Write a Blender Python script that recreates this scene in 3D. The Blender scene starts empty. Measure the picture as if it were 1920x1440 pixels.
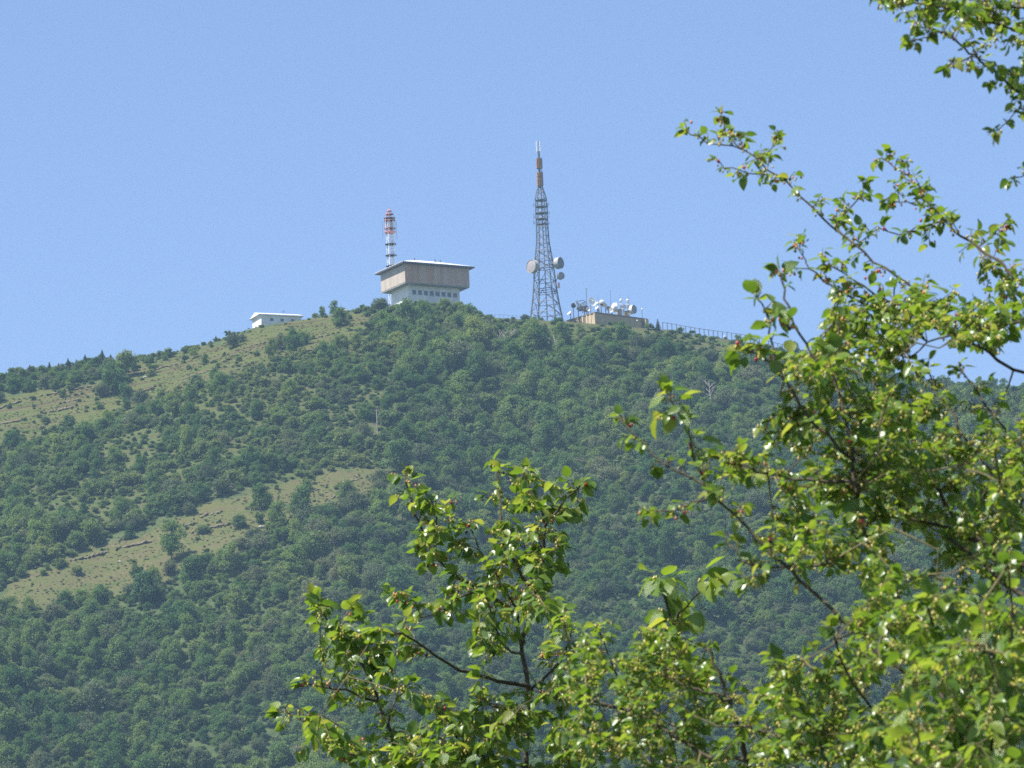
import bpy, math, random
import numpy as np
from mathutils import Vector, Matrix, Euler

random.seed(7); rng = np.random.default_rng(11)
R_ = math.radians
scene = bpy.context.scene
col = scene.collection

# ------------------------------------------------------------------ camera
PITCH, ROLL, FPX = R_(11.5), R_(2.7), 11213.0
CAM = Vector((0, 0, 1.7))
_F = Vector((0, math.cos(PITCH), math.sin(PITCH)))
_R0 = Vector((1, 0, 0)); _U0 = Vector((0, -math.sin(PITCH), math.cos(PITCH)))
_R = math.cos(ROLL) * _R0 - math.sin(ROLL) * _U0
_U = math.sin(ROLL) * _R0 + math.cos(ROLL) * _U0
cd = bpy.data.cameras.new('camera'); cam = bpy.data.objects.new('camera', cd); col.objects.link(cam)
M = Matrix((_R, _U, -_F)).transposed().to_4x4(); M.translation = CAM
cam.matrix_world = M
cd.sensor_width = 36; cd.lens = FPX * 36 / 1920
cd.clip_start = 0.5; cd.clip_end = 12000
cd.dof.use_dof = True; cd.dof.focus_distance = 95; cd.dof.aperture_fstop = 21
scene.camera = cam

# ------------------------------------------------------------------ sky, sun, exposure
SUN_EL = R_(60); SUN_H = Vector((-1.0, -0.38, 0)).normalized()
SUN = Vector((SUN_H.x * math.cos(SUN_EL), SUN_H.y * math.cos(SUN_EL), math.sin(SUN_EL)))
w = bpy.data.worlds.new('World'); scene.world = w; w.use_nodes = True
nt = w.node_tree; nt.nodes.clear()
sky = nt.nodes.new('ShaderNodeTexSky'); sky.sky_type = 'NISHITA'; sky.sun_disc = False
sky.sun_elevation = SUN_EL; sky.sun_rotation = math.atan2(SUN_H.x, SUN_H.y)
sky.altitude = 400; sky.air_density = 1.0; sky.dust_density = 0.7; sky.ozone_density = 3.5
bg = nt.nodes.new('ShaderNodeBackground'); bg.inputs['Strength'].default_value = 0.085
wo = nt.nodes.new('ShaderNodeOutputWorld')
wb = nt.nodes.new('ShaderNodeMix'); wb.data_type = 'RGBA'; wb.blend_type = 'MULTIPLY'; wb.inputs[0].default_value = 1; wb.inputs[7].default_value = (.985, .96, 1.05, 1)
nt.links.new(sky.outputs[0], wb.inputs[6]); nt.links.new(wb.outputs[2], bg.inputs[0]); nt.links.new(bg.outputs[0], wo.inputs[0])
sl = bpy.data.lights.new('sun', 'SUN'); sl.energy = 5.0; sl.angle = R_(0.53); sl.color = (1, .955, .89)
so = bpy.data.objects.new('sun', sl); col.objects.link(so); so.location = (-200, 0, 600)
so.rotation_euler = SUN.to_track_quat('Z', 'Y').to_euler()
vs = scene.view_settings
vs.view_transform = 'Standard'; vs.look = 'None'; vs.gamma = 1; vs.exposure = 1.0; vs.use_curve_mapping = False
scene.render.engine = 'CYCLES'
scene.cycles.use_denoising = False
scene.cycles.max_bounces = 6; scene.cycles.transparent_max_bounces = 6
scene.cycles.volume_bounces = 0; scene.cycles.diffuse_bounces = 3

# ------------------------------------------------------------------ projection helpers
def ray(px, py): return _F + _R * ((px - 960) / FPX) + _U * ((720 - py) / FPX)
def at(px, py, Y):
    d = ray(px, py); return CAM + d * ((Y - CAM.y) / d.y)
def proj(P):
    v = Vector(P) - CAM; z = v.dot(_F)
    return 960 + FPX * v.dot(_R) / z, 720 - FPX * v.dot(_U) / z
def proj_np(X, Y, Z):
    vx, vy, vz = X - CAM.x, Y - CAM.y, Z - CAM.z
    f = vx * _F.x + vy * _F.y + vz * _F.z; r = vx * _R.x + vy * _R.y + vz * _R.z; u = vx * _U.x + vy * _U.y + vz * _U.z
    f = np.maximum(f, 1)
    return 960 + FPX * r / f, 720 - FPX * u / f
def inpoly(px, py, poly):
    px = np.asarray(px, float); py = np.asarray(py, float); c = np.zeros(px.shape, bool); n = len(poly)
    for i in range(n):
        x1, y1 = poly[i]; x2, y2 = poly[i - 1]
        if y1 == y2: continue
        k = ((y1 > py) != (y2 > py)) & (px < (x2 - x1) * (py - y1) / (y2 - y1) + x1)
        c ^= k
    return c
def vnoise(x, y, s=0):
    x = np.asarray(x, float); y = np.asarray(y, float)
    xi = np.floor(x); yi = np.floor(y); fx = x - xi; fy = y - yi
    fx = fx * fx * (3 - 2 * fx); fy = fy * fy * (3 - 2 * fy)
    def h(a, b):
        v = np.sin(a * 127.1 + b * 311.7 + s * 74.7) * 43758.5453
        return v - np.floor(v)
    return (h(xi, yi) * (1 - fx) + h(xi + 1, yi) * fx) * (1 - fy) + (h(xi, yi + 1) * (1 - fx) + h(xi + 1, yi + 1) * fx) * fy

# ------------------------------------------------------------------ materials
MATS = {}
def mat(name, c1, c2=None, rough=.8, scale=1.0, detail=4, bump=0.0, metallic=0, spec=.3, stretch=(1, 1, 1), lo=.35, hi=.65, coords='Object'):
    if name in MATS: return MATS[name]
    m = bpy.data.materials.new(name); m.use_nodes = True; t = m.node_tree; b = t.nodes['Principled BSDF']
    b.inputs['Roughness'].default_value = rough; b.inputs['Metallic'].default_value = metallic
    b.inputs['Specular IOR Level'].default_value = spec
    if c2 is None: b.inputs['Base Color'].default_value = (*c1, 1)
    else:
        tc = t.nodes.new('ShaderNodeTexCoord'); mp = t.nodes.new('ShaderNodeMapping'); mp.inputs['Scale'].default_value = stretch
        n = t.nodes.new('ShaderNodeTexNoise'); n.inputs['Scale'].default_value = scale; n.inputs['Detail'].default_value = detail; n.inputs['Roughness'].default_value = .65
        r = t.nodes.new('ShaderNodeValToRGB'); r.color_ramp.elements[0].position = lo; r.color_ramp.elements[1].position = hi
        r.color_ramp.elements[0].color = (*c1, 1); r.color_ramp.elements[1].color = (*c2, 1)
        t.links.new(tc.outputs[coords], mp.inputs[0]); t.links.new(mp.outputs[0], n.inputs['Vector'])
        t.links.new(n.outputs['Fac'], r.inputs[0]); t.links.new(r.outputs[0], b.inputs['Base Color'])
        if bump:
            bp = t.nodes.new('ShaderNodeBump'); bp.inputs['Strength'].default_value = bump; bp.inputs['Distance'].default_value = .2
            t.links.new(n.outputs['Fac'], bp.inputs['Height']); t.links.new(bp.outputs[0], b.inputs['Normal'])
    MATS[name] = m; return m

def foliage_mat(name, dark, mid, light, transl=.25):
    """per-tree colour: random per tree plus slow regional drift over the hill"""
    m = bpy.data.materials.new(name); m.use_nodes = True; t = m.node_tree; t.nodes.clear()
    N = t.nodes.new; L = t.links.new
    oi = N('ShaderNodeObjectInfo')
    sc = N('ShaderNodeVectorMath'); sc.operation = 'SCALE'; sc.inputs['Scale'].default_value = .03
    L(oi.outputs['Location'], sc.inputs[0])
    no = N('ShaderNodeTexNoise'); no.inputs['Scale'].default_value = 1.0; no.inputs['Detail'].default_value = 2; L(sc.outputs[0], no.inputs['Vector'])
    ge = N('ShaderNodeNewGeometry')
    mx = N('ShaderNodeMath'); mx.operation = 'MULTIPLY_ADD'; mx.inputs[1].default_value = .55; L(oi.outputs['Random'], mx.inputs[0])
    m2 = N('ShaderNodeMath'); m2.operation = 'MULTIPLY_ADD'; m2.inputs[1].default_value = 1.4; m2.inputs[2].default_value = -.47
    L(no.outputs['Fac'], m2.inputs[0]); L(m2.outputs[0], mx.inputs[2])
    m3 = N('ShaderNodeMath'); m3.operation = 'MULTIPLY_ADD'; m3.inputs[1].default_value = .3; L(ge.outputs['Random Per Island'], m3.inputs[0])
    m4 = N('ShaderNodeMath'); m4.operation = 'ADD'; m4.inputs[1].default_value = -.15; L(mx.outputs[0], m4.inputs[0]); L(m4.outputs[0], m3.inputs[2])
    r = N('ShaderNodeValToRGB'); e = r.color_ramp.elements
    e[0].position = .12; e[0].color = (*dark, 1); e[1].position = .9; e[1].color = (*light, 1); k = e.new(.5); k.color = (*mid, 1)
    L(m3.outputs[0], r.inputs[0])
    p = N('ShaderNodeBsdfPrincipled'); p.inputs['Roughness'].default_value = .6; p.inputs['Specular IOR Level'].default_value = .25; L(r.outputs[0], p.inputs['Base Color'])
    tr = N('ShaderNodeBsdfTranslucent'); hs = N('ShaderNodeHueSaturation'); hs.inputs['Value'].default_value = 1.5; hs.inputs['Hue'].default_value = .48
    L(r.outputs[0], hs.inputs['Color']); L(hs.outputs[0], tr.inputs['Color'])
    ms = N('ShaderNodeMixShader'); ms.inputs[0].default_value = transl; L(p.outputs[0], ms.inputs[1]); L(tr.outputs[0], ms.inputs[2])
    o = N('ShaderNodeOutputMaterial'); L(ms.outputs[0], o.inputs[0]); MATS[name] = m; return m

FOL = foliage_mat('foliage', (0.039, 0.102, 0.023), (0.074, 0.151, 0.031), (0.142, 0.200, 0.047), .45)
FOLS = foliage_mat('foliage_scrub', (0.057, 0.112, 0.027), (0.092, 0.154, 0.035), (0.151, 0.194, 0.054), .45)
FOLG = foliage_mat('foliage_grey_olive', (0.058, 0.088, 0.035), (0.093, 0.127, 0.050), (0.146, 0.166, 0.070), .4)
FOLY = foliage_mat('foliage_yellow_green', (0.058, 0.127, 0.026), (0.107, 0.186, 0.035), (0.176, 0.230, 0.054), .5)
TUFT = foliage_mat('dry_tufts', (0.105, 0.128, 0.042), (0.158, 0.165, 0.060), (0.232, 0.210, 0.098), .3)
CONI = foliage_mat('foliage_conifer', (.018, .04, .022), (.03, .058, .028), (.045, .075, .032), .1)
BARK = mat('bark', (.06, .048, .038), (.12, .10, .08), .9, 6, stretch=(1, 1, .3), bump=.4)
DEADW = mat('dead_wood', (.26, .22, .19), (.4, .36, .32), .9, 3)

# ------------------------------------------------------------------ mesh builder
class MB:
    def __init__(s): s.v = []; s.f = []
    def add(s, v, f):
        n = len(s.v); s.v += [tuple(p) for p in v]; s.f += [tuple(i + n for i in q) for q in f]
    def box(s, a, b, taper=None):
        (x0, y0, z0), (x1, y1, z1) = a, b
        s.add([(x0, y0, z0), (x1, y0, z0), (x1, y1, z0), (x0, y1, z0), (x0, y0, z1), (x1, y0, z1), (x1, y1, z1), (x0, y1, z1)],
              [(3, 2, 1, 0), (4, 5, 6, 7), (0, 1, 5, 4), (1, 2, 6, 5), (2, 3, 7, 6), (3, 0, 4, 7)])
    def tube(s, pts, rad, n=6, cap=True):
        pts = [Vector(p) for p in pts]; k = len(pts)
        if not hasattr(rad, '__len__'): rad = [rad] * k
        ref = None; v = []; f = []
        for i, p in enumerate(pts):
            d = (pts[min(i + 1, k - 1)] - pts[max(i - 1, 0)])
            d = d.normalized() if d.length > 1e-9 else Vector((0, 0, 1))
            if ref is None: ref = d.orthogonal().normalized()
            else:
                ref = ref - d * ref.dot(d); ref = ref.normalized() if ref.length > 1e-6 else d.orthogonal().normalized()
            q = d.cross(ref)
            for j in range(n):
                a = 2 * math.pi * j / n; v.append(p + (ref * math.cos(a) + q * math.sin(a)) * rad[i])
        for i in range(k - 1):
            for j in range(n):
                f.append((i * n + j, i * n + (j + 1) % n, (i + 1) * n + (j + 1) % n, (i + 1) * n + j))
        if cap: f.append(tuple(range(n - 1, -1, -1))); f.append(tuple((k - 1) * n + j for j in range(n)))
        s.add(v, f)
    def lathe(s, prof, M=None, n=20):
        """profile (radius, z) revolved round z"""
        v = []; f = []
        for r, z in prof:
            for j in range(n):
                a = 2 * math.pi * j / n; p = Vector((r * math.cos(a), r * math.sin(a), z)); v.append(M @ p if M else p)
        for i in range(len(prof) - 1):
            for j in range(n): f.append((i * n + j, i * n + (j + 1) % n, (i + 1) * n + (j + 1) % n, (i + 1) * n + j))
        if prof[0][0] > 1e-6: f.append(tuple(range(n - 1, -1, -1)))
        if prof[-1][0] > 1e-6: f.append(tuple((len(prof) - 1) * n + j for j in range(n)))
        s.add(v, f)
    def mesh(s, name, m, smooth=False):
        me = bpy.data.meshes.new(name); me.from_pydata(s.v, [], s.f); me.update()
        for q in (m if isinstance(m, (list, tuple)) else [m]): me.materials.append(q)
        if smooth: me.shade_smooth()
        return me
    def obj(s, name, m, parent=None, smooth=False):
        return link(name, s.mesh(name, m, smooth), parent)
def link(name, data, parent=None):
    o = bpy.data.objects.new(name, data); col.objects.link(o)
    if parent: o.parent = parent
    return o
def tag(o, label=None, cat=None, group=None, kind=None):
    if label: o['label'] = label
    if cat: o['category'] = cat
    if group: o['group'] = group
    if kind: o['kind'] = kind
    return o
def empty(name, loc=(0, 0, 0), rz=0, label=None, cat=None, group=None):
    o = bpy.data.objects.new(name, None); col.objects.link(o); o.location = loc; o.rotation_euler = (0, 0, rz); o.empty_display_size = .5
    return tag(o, label, cat, group)

# ------------------------------------------------------------------ terrain
YR = 1500.0
SIL = [(-700, 800), (-400, 760), (-200, 728), (0, 703), (100, 690), (180, 676), (260, 672), (330, 660), (400, 640), (460, 618), (500, 608), (560, 600), (610, 592), (660, 580), (700, 576), (760, 572),
       (830, 573), (880, 580), (930, 595), (1000, 599), (1060, 602), (1120, 607), (1200, 614), (1250, 618), (1300, 627), (1350, 634), (1400, 641), (1480, 662), (1560, 688), (1650, 706),
       (1750, 722), (1850, 728), (1920, 736), (2100, 775), (2400, 850), (2700, 920)]
_sx = []; _sz = []
for a, b in SIL:
    p = at(a, b, YR); _sx.append(p.x); _sz.append(p.z)
_sx = np.array(_sx); _sz = np.array(_sz)
def terr(X, Y):
    X = np.asarray(X, float); Y = np.asarray(Y, float)
    H = np.interp(X, _sx, _sz)
    far = np.maximum(np.abs(X - 0) - 150, 0); H = np.maximum(H - far * .06, 40)
    d = YR - Y
    dp = np.maximum(d, 0)
    g = .44 * dp + .10 * (dp - 60 * (1 - np.exp(-dp / 60)))
    fade = np.clip((dp - 12) / 60, 0, 1)
    und = (vnoise(X / 62 + 3, Y / 150, 1) - .5) * 17 + (vnoise(X / 26, Y / 48, 2) - .5) * 5.5 + (vnoise(X / 9, Y / 12, 3) - .5) * 1.2
    front = H - g + und * fade
    db = np.maximum(-d, 0)
    back = H - .012 * db - .33 * np.maximum(db - 45, 0)
    z = np.where(d >= 0, front, back)
    z = np.where(z > 25, z, 25 * np.exp(np.minimum((z - 25) / 25, 0)) - 0.0)
    near = np.clip((Y - 300) / 400, 0, 1)
    base = (vnoise(X / 40, Y / 40, 5) - .5) * 1.0 * np.clip((np.hypot(X, Y) - 60) / 80, 0, 1)
    return z * near + base * (1 - near)
def terr1(x, y): return float(terr(x, y))
def hit(px, py, lo=1050):
    """world point where the sight line of a pixel meets the hill; above the skyline: the ridge below it"""
    ys = np.linspace(lo, YR, 900); d = ray(px, py)
    t = (ys - CAM.y) / d.y; X = CAM.x + d.x * t; Z = CAM.z + d.z * t
    k = np.nonzero(terr(X, ys) >= Z)[0]
    if len(k): i = k[0]; return Vector((X[i], ys[i], terr1(X[i], ys[i])))
    p = at(px, py, YR); return Vector((p.x, YR, terr1(p.x, YR)))

GRASS_A = [(-300, 800), (0, 742), (170, 722), (260, 690), (330, 668), (420, 640), (480, 616), (560, 604), (660, 585), (725, 590), (655, 645), (560, 672), (430, 708), (330, 742), (240, 775), (120, 805), (60, 835), (-300, 930)]
GRASS_B = [(-300, 1200), (0, 1112), (60, 1064), (140, 1038), (200, 1012), (300, 985), (400, 935), (520, 905), (640, 880), (745, 880), (750, 904), (690, 934), (600, 964), (520, 998), (430, 1040), (350, 1072), (300, 1102), (200, 1128), (60, 1142), (-300, 1260)]
SCRUB = [(0, 835), (120, 805), (330, 742), (430, 700), (700, 610), (760, 680), (760, 800), (720, 880), (640, 880), (400, 925), (200, 990), (0, 960)]
SUMMIT = [(880, 585), (1000, 597), (1110, 603), (1250, 615), (1420, 640), (1420, 668), (1300, 660), (1100, 640), (980, 635), (880, 615)]

xs = np.unique(np.concatenate([np.linspace(-3000, -400, 12), np.linspace(-400, -210, 12), np.arange(-210, 210.1, 2.2), np.linspace(210, 400, 12), np.linspace(400, 3000, 12)]))
ys = np.unique(np.concatenate([np.linspace(-600, 0, 5), np.linspace(0, 1000, 40), np.arange(1000, 1530, 2.2), np.linspace(1530, 2500, 30), np.linspace(2500, 6000, 8)]))
GX, GY = np.meshgrid(xs, ys); GZ = terr(GX, GY)
V = np.stack([GX.ravel(), GY.ravel(), GZ.ravel()], 1); nx, ny = len(xs), len(ys)
ii = (np.arange(ny - 1)[:, None] * nx + np.arange(nx - 1)[None, :]).ravel()
Fq = np.stack([ii, ii + 1, ii + nx + 1, ii + nx], 1)
me = bpy.data.meshes.new('hillside'); me.from_pydata(V.tolist(), [], Fq.tolist()); me.shade_smooth()
PX, PY = proj_np(V[:, 0], V[:, 1], V[:, 2]); okk = (V[:, 1] > 900) & (V[:, 1] < YR + 5)
jx = (vnoise(V[:, 0] / 5, V[:, 1] / 5, 8) - .5) * 30; jy = (vnoise(V[:, 0] / 5, V[:, 1] / 5, 9) - .5) * 22
gA = inpoly(PX + jx, PY + jy, GRASS_A) & okk; gB = inpoly(PX + jx, PY + jy, GRASS_B) & okk; gS = (inpoly(PX + jx, PY + jy, SCRUB) | inpoly(PX, PY, SUMMIT)) & okk
for nm, arr in (('green_grass', gA * 1.0 + gS * .6), ('dry_grass', gB * 1.0)):
    a = me.attributes.new(nm, 'FLOAT', 'POINT'); a.data.foreach_set('value', arr.astype(np.float32))

gm = bpy.data.materials.new('ground_grass_and_litter'); gm.use_nodes = True; t = gm.node_tree; N = t.nodes.new; L = t.links.new
p = t.nodes['Principled BSDF']; p.inputs['Roughness'].default_value = .95; p.inputs['Specular IOR Level'].default_value = .1
tc = N('ShaderNodeTexCoord')
def gnoise(s, st=(1, 1, 1), det=5):
    mp = N('ShaderNodeMapping'); mp.inputs['Scale'].default_value = st; L(tc.outputs['Object'], mp.inputs[0])
    n = N('ShaderNodeTexNoise'); n.inputs['Scale'].default_value = s; n.inputs['Detail'].default_value = det; n.inputs['Roughness'].default_value = .7; L(mp.outputs[0], n.inputs['Vector']); return n.outputs['Fac']
def ramp(fac, cs):
    r = N('ShaderNodeValToRGB'); e = r.color_ramp.elements
    e[0].position, e[0].color = cs[0][0], (*cs[0][1], 1); e[1].position, e[1].color = cs[-1][0], (*cs[-1][1], 1)
    for q in cs[1:-1]: k = e.new(q[0]); k.color = (*q[1], 1)
    L(fac, r.inputs[0]); return r.outputs[0]
def mixc(f, a, b):
    m = N('ShaderNodeMix'); m.data_type = 'RGBA'; L(f, m.inputs[0]); L(a, m.inputs[6]); L(b, m.inputs[7]); return m.outputs[2]
mpt = N('ShaderNodeMapping'); mpt.vector_type = 'POINT'; L(tc.outputs['Object'], mpt.inputs[0])
_a, _b = hit(77, 776), hit(142, 763); _ang = math.atan2(_b.y - _a.y, _b.x - _a.x)
mpt.inputs['Rotation'].default_value = (0, 0, -_ang); mps = N('ShaderNodeMapping'); mps.inputs['Scale'].default_value = (.028, .30, 0); L(mpt.outputs[0], mps.inputs[0])
nts = N('ShaderNodeTexNoise'); nts.inputs['Scale'].default_value = 1.0; nts.inputs['Detail'].default_value = 6; nts.inputs['Roughness'].default_value = .75; nts.inputs['Distortion'].default_value = .4; L(mps.outputs[0], nts.inputs['Vector'])
n1 = gnoise(.5); n2 = gnoise(.16, (1, 2.2, 2.2)); n3 = gnoise(1.6)
floor_c = ramp(n1, [(.3, (.035, .055, .02)), (.55, (.07, .095, .035)), (.75, (.11, .11, .05))])
green_c = ramp(nts.outputs['Fac'], [(.3, (0.048, 0.077, 0.016)), (.44, (0.068, 0.090, 0.021)), (.5, (0.096, 0.104, 0.032)), (.55, (0.091, 0.079, 0.035)), (.6, (0.065, 0.054, 0.027)), (.66, (0.080, 0.090, 0.027))])
_mx = N('ShaderNodeMath'); _mx.operation = 'MULTIPLY_ADD'; _mx.inputs[1].default_value = .5; _m2 = N('ShaderNodeMath'); _m2.operation = 'MULTIPLY'; _m2.inputs[1].default_value = .5; L(n1, _m2.inputs[0]); L(nts.outputs['Fac'], _mx.inputs[0]); L(_m2.outputs[0], _mx.inputs[2])
dry_c = ramp(_mx.outputs[0], [(.36, (0.055, 0.077, 0.020)), (.45, (0.081, 0.094, 0.029)), (.52, (0.110, 0.108, 0.040)), (.56, (0.088, 0.077, 0.036)), (.62, (0.146, 0.134, 0.062))])
at1 = N('ShaderNodeAttribute'); at1.attribute_name = 'green_grass'; at2 = N('ShaderNodeAttribute'); at2.attribute_name = 'dry_grass'
L(mixc(at2.outputs['Fac'], mixc(at1.outputs['Fac'], floor_c, green_c), dry_c), p.inputs['Base Color'])
bp = N('ShaderNodeBump'); bp.inputs['Strength'].default_value = .8; bp.inputs['Distance'].default_value = .5; L(n3, bp.inputs['Height']); L(bp.outputs[0], p.inputs['Normal'])
me.materials.append(gm)
tag(link('hillside_ground', me), kind='structure')

# ------------------------------------------------------------------ tree prototypes (unit crown radius ~1)
def crown_arrays(seed, nl, nq, size, tall, base=.25, squash=1.0):
    r = np.random.default_rng(seed)
    lobes = []
    for i in range(nl):
        a = r.uniform(0, 2 * np.pi); h = r.uniform(0, 1) ** .8; rad = (1 - .55 * abs(h - .35) * 1.4) * r.uniform(.15, .95)
        lobes.append((math.cos(a) * rad, math.sin(a) * rad, base + .25 + h * (tall - base - .55), r.uniform(.2, .5) * (1 - .3 * h)))
    lobes.append((0, 0, base + .4 * (tall - base), .5))
    lob = np.array(lobes); wt = lob[:, 3] ** 2; k = r.choice(len(lob), nq, p=wt / wt.sum())
    d = r.normal(size=(nq, 3)); d /= np.linalg.norm(d, axis=1)[:, None]
    d[:, 2] = np.where(d[:, 2] < -.5, -d[:, 2] * .6, d[:, 2]); d /= np.linalg.norm(d, axis=1)[:, None]
    rr = lob[k, 3] * (.35 + .75 * r.random(nq) ** .6) * (1 + (r.random(nq) < .22) * r.uniform(.05, .45, nq))
    c = lob[k, :3] + d * rr[:, None] * np.array([1, 1, squash]); c[:, 2] = np.maximum(c[:, 2], .04)
    nrm = d * .6 + r.normal(0, .6, (nq, 3)) + np.array([-.12, -.08, .5]); nrm /= np.linalg.norm(nrm, axis=1)[:, None]
    t1 = np.cross(nrm, r.normal(size=(nq, 3))); t1 /= np.linalg.norm(t1, axis=1)[:, None]; t2 = np.cross(nrm, t1)
    s = size * r.uniform(.6, 1.35, nq)[:, None]
    v = np.stack([c - t1 * s, c - t2 * s * .55 + nrm * s * .12, c + t1 * s, c + t2 * s * .55 + nrm * s * .12], 1).reshape(-1, 3)
    f = np.arange(nq * 4).reshape(-1, 4)
    return v.tolist(), f.tolist()
def trunk_mb(seed, tall, rad=.07):
    r = random.Random(seed); b = MB()
    b.tube([(0, 0, -.25), (.02, 0, .1), (r.uniform(-.06, .06), r.uniform(-.06, .06), tall * .45), (r.uniform(-.1, .1), r.uniform(-.1, .1), tall * .8)], [rad * 1.3, rad, rad * .7, rad * .3], 6)
    for i in range(5):
        a = r.uniform(0, 6.28); z = tall * r.uniform(.2, .5)
        b.tube([(0, 0, z), (math.cos(a) * .25, math.sin(a) * .25, z + .2), (math.cos(a) * .55, math.sin(a) * .55, z + .42)], [rad * .5, rad * .35, rad * .12], 5)
    return b
PROTO = {}
proto_coll = bpy.data.collections.new('tree_shapes')
def add_proto(key, crown, trunk, fmat, i):
    cm = bpy.data.meshes.new('crown'); cm.from_pydata(crown[0], [], crown[1]); cm.materials.append(fmat)
    tm = trunk.mesh('trunk', BARK, True)
    b = MB(); b.add(crown[0], crown[1]); nfc = len(b.f); b.add(trunk.v, trunk.f)
    jm = b.mesh('tree', [fmat, BARK]); jm.polygons.foreach_set('material_index', [0] * nfc + [1] * (len(b.f) - nfc))
    o = bpy.data.objects.new('shape_%02d' % i, jm); proto_coll.objects.link(o)
    PROTO[key] = (cm, tm, i)
idx = 0
for k in range(7):   # broad trees
    tl = [1.9, 2.2, 1.7, 2.0, 2.4, 1.8, 2.1][k]
    add_proto('broad%d' % k, crown_arrays(100 + k, 24 + 2 * k, 3200, .07, tl, .05), trunk_mb(k, tl), (FOL, FOL, FOLG, FOL, FOLY, FOLG, FOL)[k], idx); idx += 1
for k in range(4):   # scrub bushes
    tl = [1.3, 1.5, 1.1, 1.4][k]
    add_proto('bush%d' % k, crown_arrays(200 + k, 9 + k, 1300, .1, tl, 0.0), trunk_mb(20 + k, tl, .05), FOLS, idx); idx += 1
def conifer_arrays(seed, tall=3.0):
    r = random.Random(seed); v = []; f = []
    z = .25; lev = 0
    while z < tall - .05:
        rad = (1 - z / tall) * 1.0 + .04; n = 9
        for j in range(n):
            a = 2 * math.pi * (j + r.random() * .6) / n + lev
            d = Vector((math.cos(a), math.sin(a), 0)); s = Vector((-d.y, d.x, 0)); L_ = rad * r.uniform(.75, 1.15)
            for q in range(6):
                u0 = q / 6; c = d * L_ * (u0 + .1) + Vector((0, 0, z - .28 * L_ * u0 + r.uniform(-.03, .03)))
                wq = .2 * (1 - u0 * .6) * r.uniform(.7, 1.3) * (.5 + rad * .5); k = len(v)
                v += [tuple(c - s * wq), tuple(c + d * L_ * .24 - Vector((0, 0, .05))), tuple(c + s * wq), tuple(c - d * .04 + Vector((0, 0, .07)))]; f.append((k, k + 1, k + 2, k + 3))
        z += .17; lev += .7
    return v, f
for k in range(2):
    add_proto('conifer%d' % k, conifer_arrays(300 + k, [2.9, 2.4][k]), trunk_mb(40 + k, 2.6, .05), CONI, idx); idx += 1

for k in range(2):
    add_proto('tuft%d' % k, crown_arrays(400 + k, 5, 160, .16, .7, 0.0, .6), trunk_mb(60 + k, .4, .02), TUFT, idx); idx += 1
# ------------------------------------------------------------------ scatter the wood
def scatter(step, x0, x1, y0, y1, seed):
    r = np.random.default_rng(seed)
    gx, gy = np.meshgrid(np.arange(x0, x1, step), np.arange(y0, y1, step))
    gx = gx + r.uniform(-.5, .5, gx.shape) * step; gy = gy + r.uniform(-.5, .5, gy.shape) * step
    return gx.ravel(), gy.ravel(), r
X, Y, r = scatter(2.75, -200, 205, 1040, YR + 12, 5)
Z = terr(X, Y); px, py = proj_np(X, Y, Z)
big = vnoise(X / 35 + 9, Y / 50, 21)
rad = (.95 + 2.0 * r.random(len(X)) ** 2.6) * (.75 + .6 * big)
tallt = (r.random(len(X)) < .045) & (big > .3); rad = np.where(tallt, r.uniform(2.6, 4.0, len(X)), rad)
keep = np.ones(len(X), bool); jx_ = r.normal(0, 13, len(X)); jy_ = r.normal(0, 9, len(X)); scr = inpoly(px, py, SCRUB); ga = inpoly(px + jx_, py + jy_, GRASS_A); gb = inpoly(px + jx_ * .6, py + jy_ * .6, GRASS_B); sm = inpoly(px, py, SUMMIT)
pn = vnoise(X / 11, Y / 11, 31); u = r.random(len(X))
keep &= ~(ga & (u > .12)); keep &= ~(gb & (u > .16)); keep &= ~(scr & (pn < .24)); keep &= ~(sm & (u > .35))
rad = np.where(ga | gb, rad * .45, rad); rad = np.where(scr, rad * .82, rad); rad = np.where(sm, rad * .55, rad)
d = YR - Y
lim = np.where(px < 1450, .105 * np.maximum(d, 0) + .15, .105 * np.maximum(d, 0) + 1.2)
keep &= (d > 5) | (px > 1450); rad = np.minimum(rad, lim); keep &= rad > .5
keep &= ~((px > 440) & (px < 600) & (d < 14) & (d > -20)); keep &= ~((px > 1040) & (px < 1225) & (d < 15)); keep &= ~((px > 1225) & (px < 1430) & (d < 13)); keep &= ~((px > 900) & (px < 1040) & (d < 9)); keep &= (px > -450) & (px < 2350)
# thin out where crowns are small so that big crowns stay readable
X, Y, Z, px, py, rad, scr, ga, gb, sm, d = [q[keep] for q in (X, Y, Z, px, py, rad, scr, ga, gb, sm, d)]
n = len(X); r = np.random.default_rng(3)
pid = r.integers(0, 7, n); scrubby = scr | ga | gb | sm
pid = np.where(scrubby & (r.random(n) < .65), 7 + r.integers(0, 4, n), pid)
pid = np.where((~scrubby) & (r.random(n) < .22), 7 + r.integers(0, 4, n), pid)
rot = r.uniform(0, 6.283, n); zs = r.uniform(.6, 1.3, n)

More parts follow.
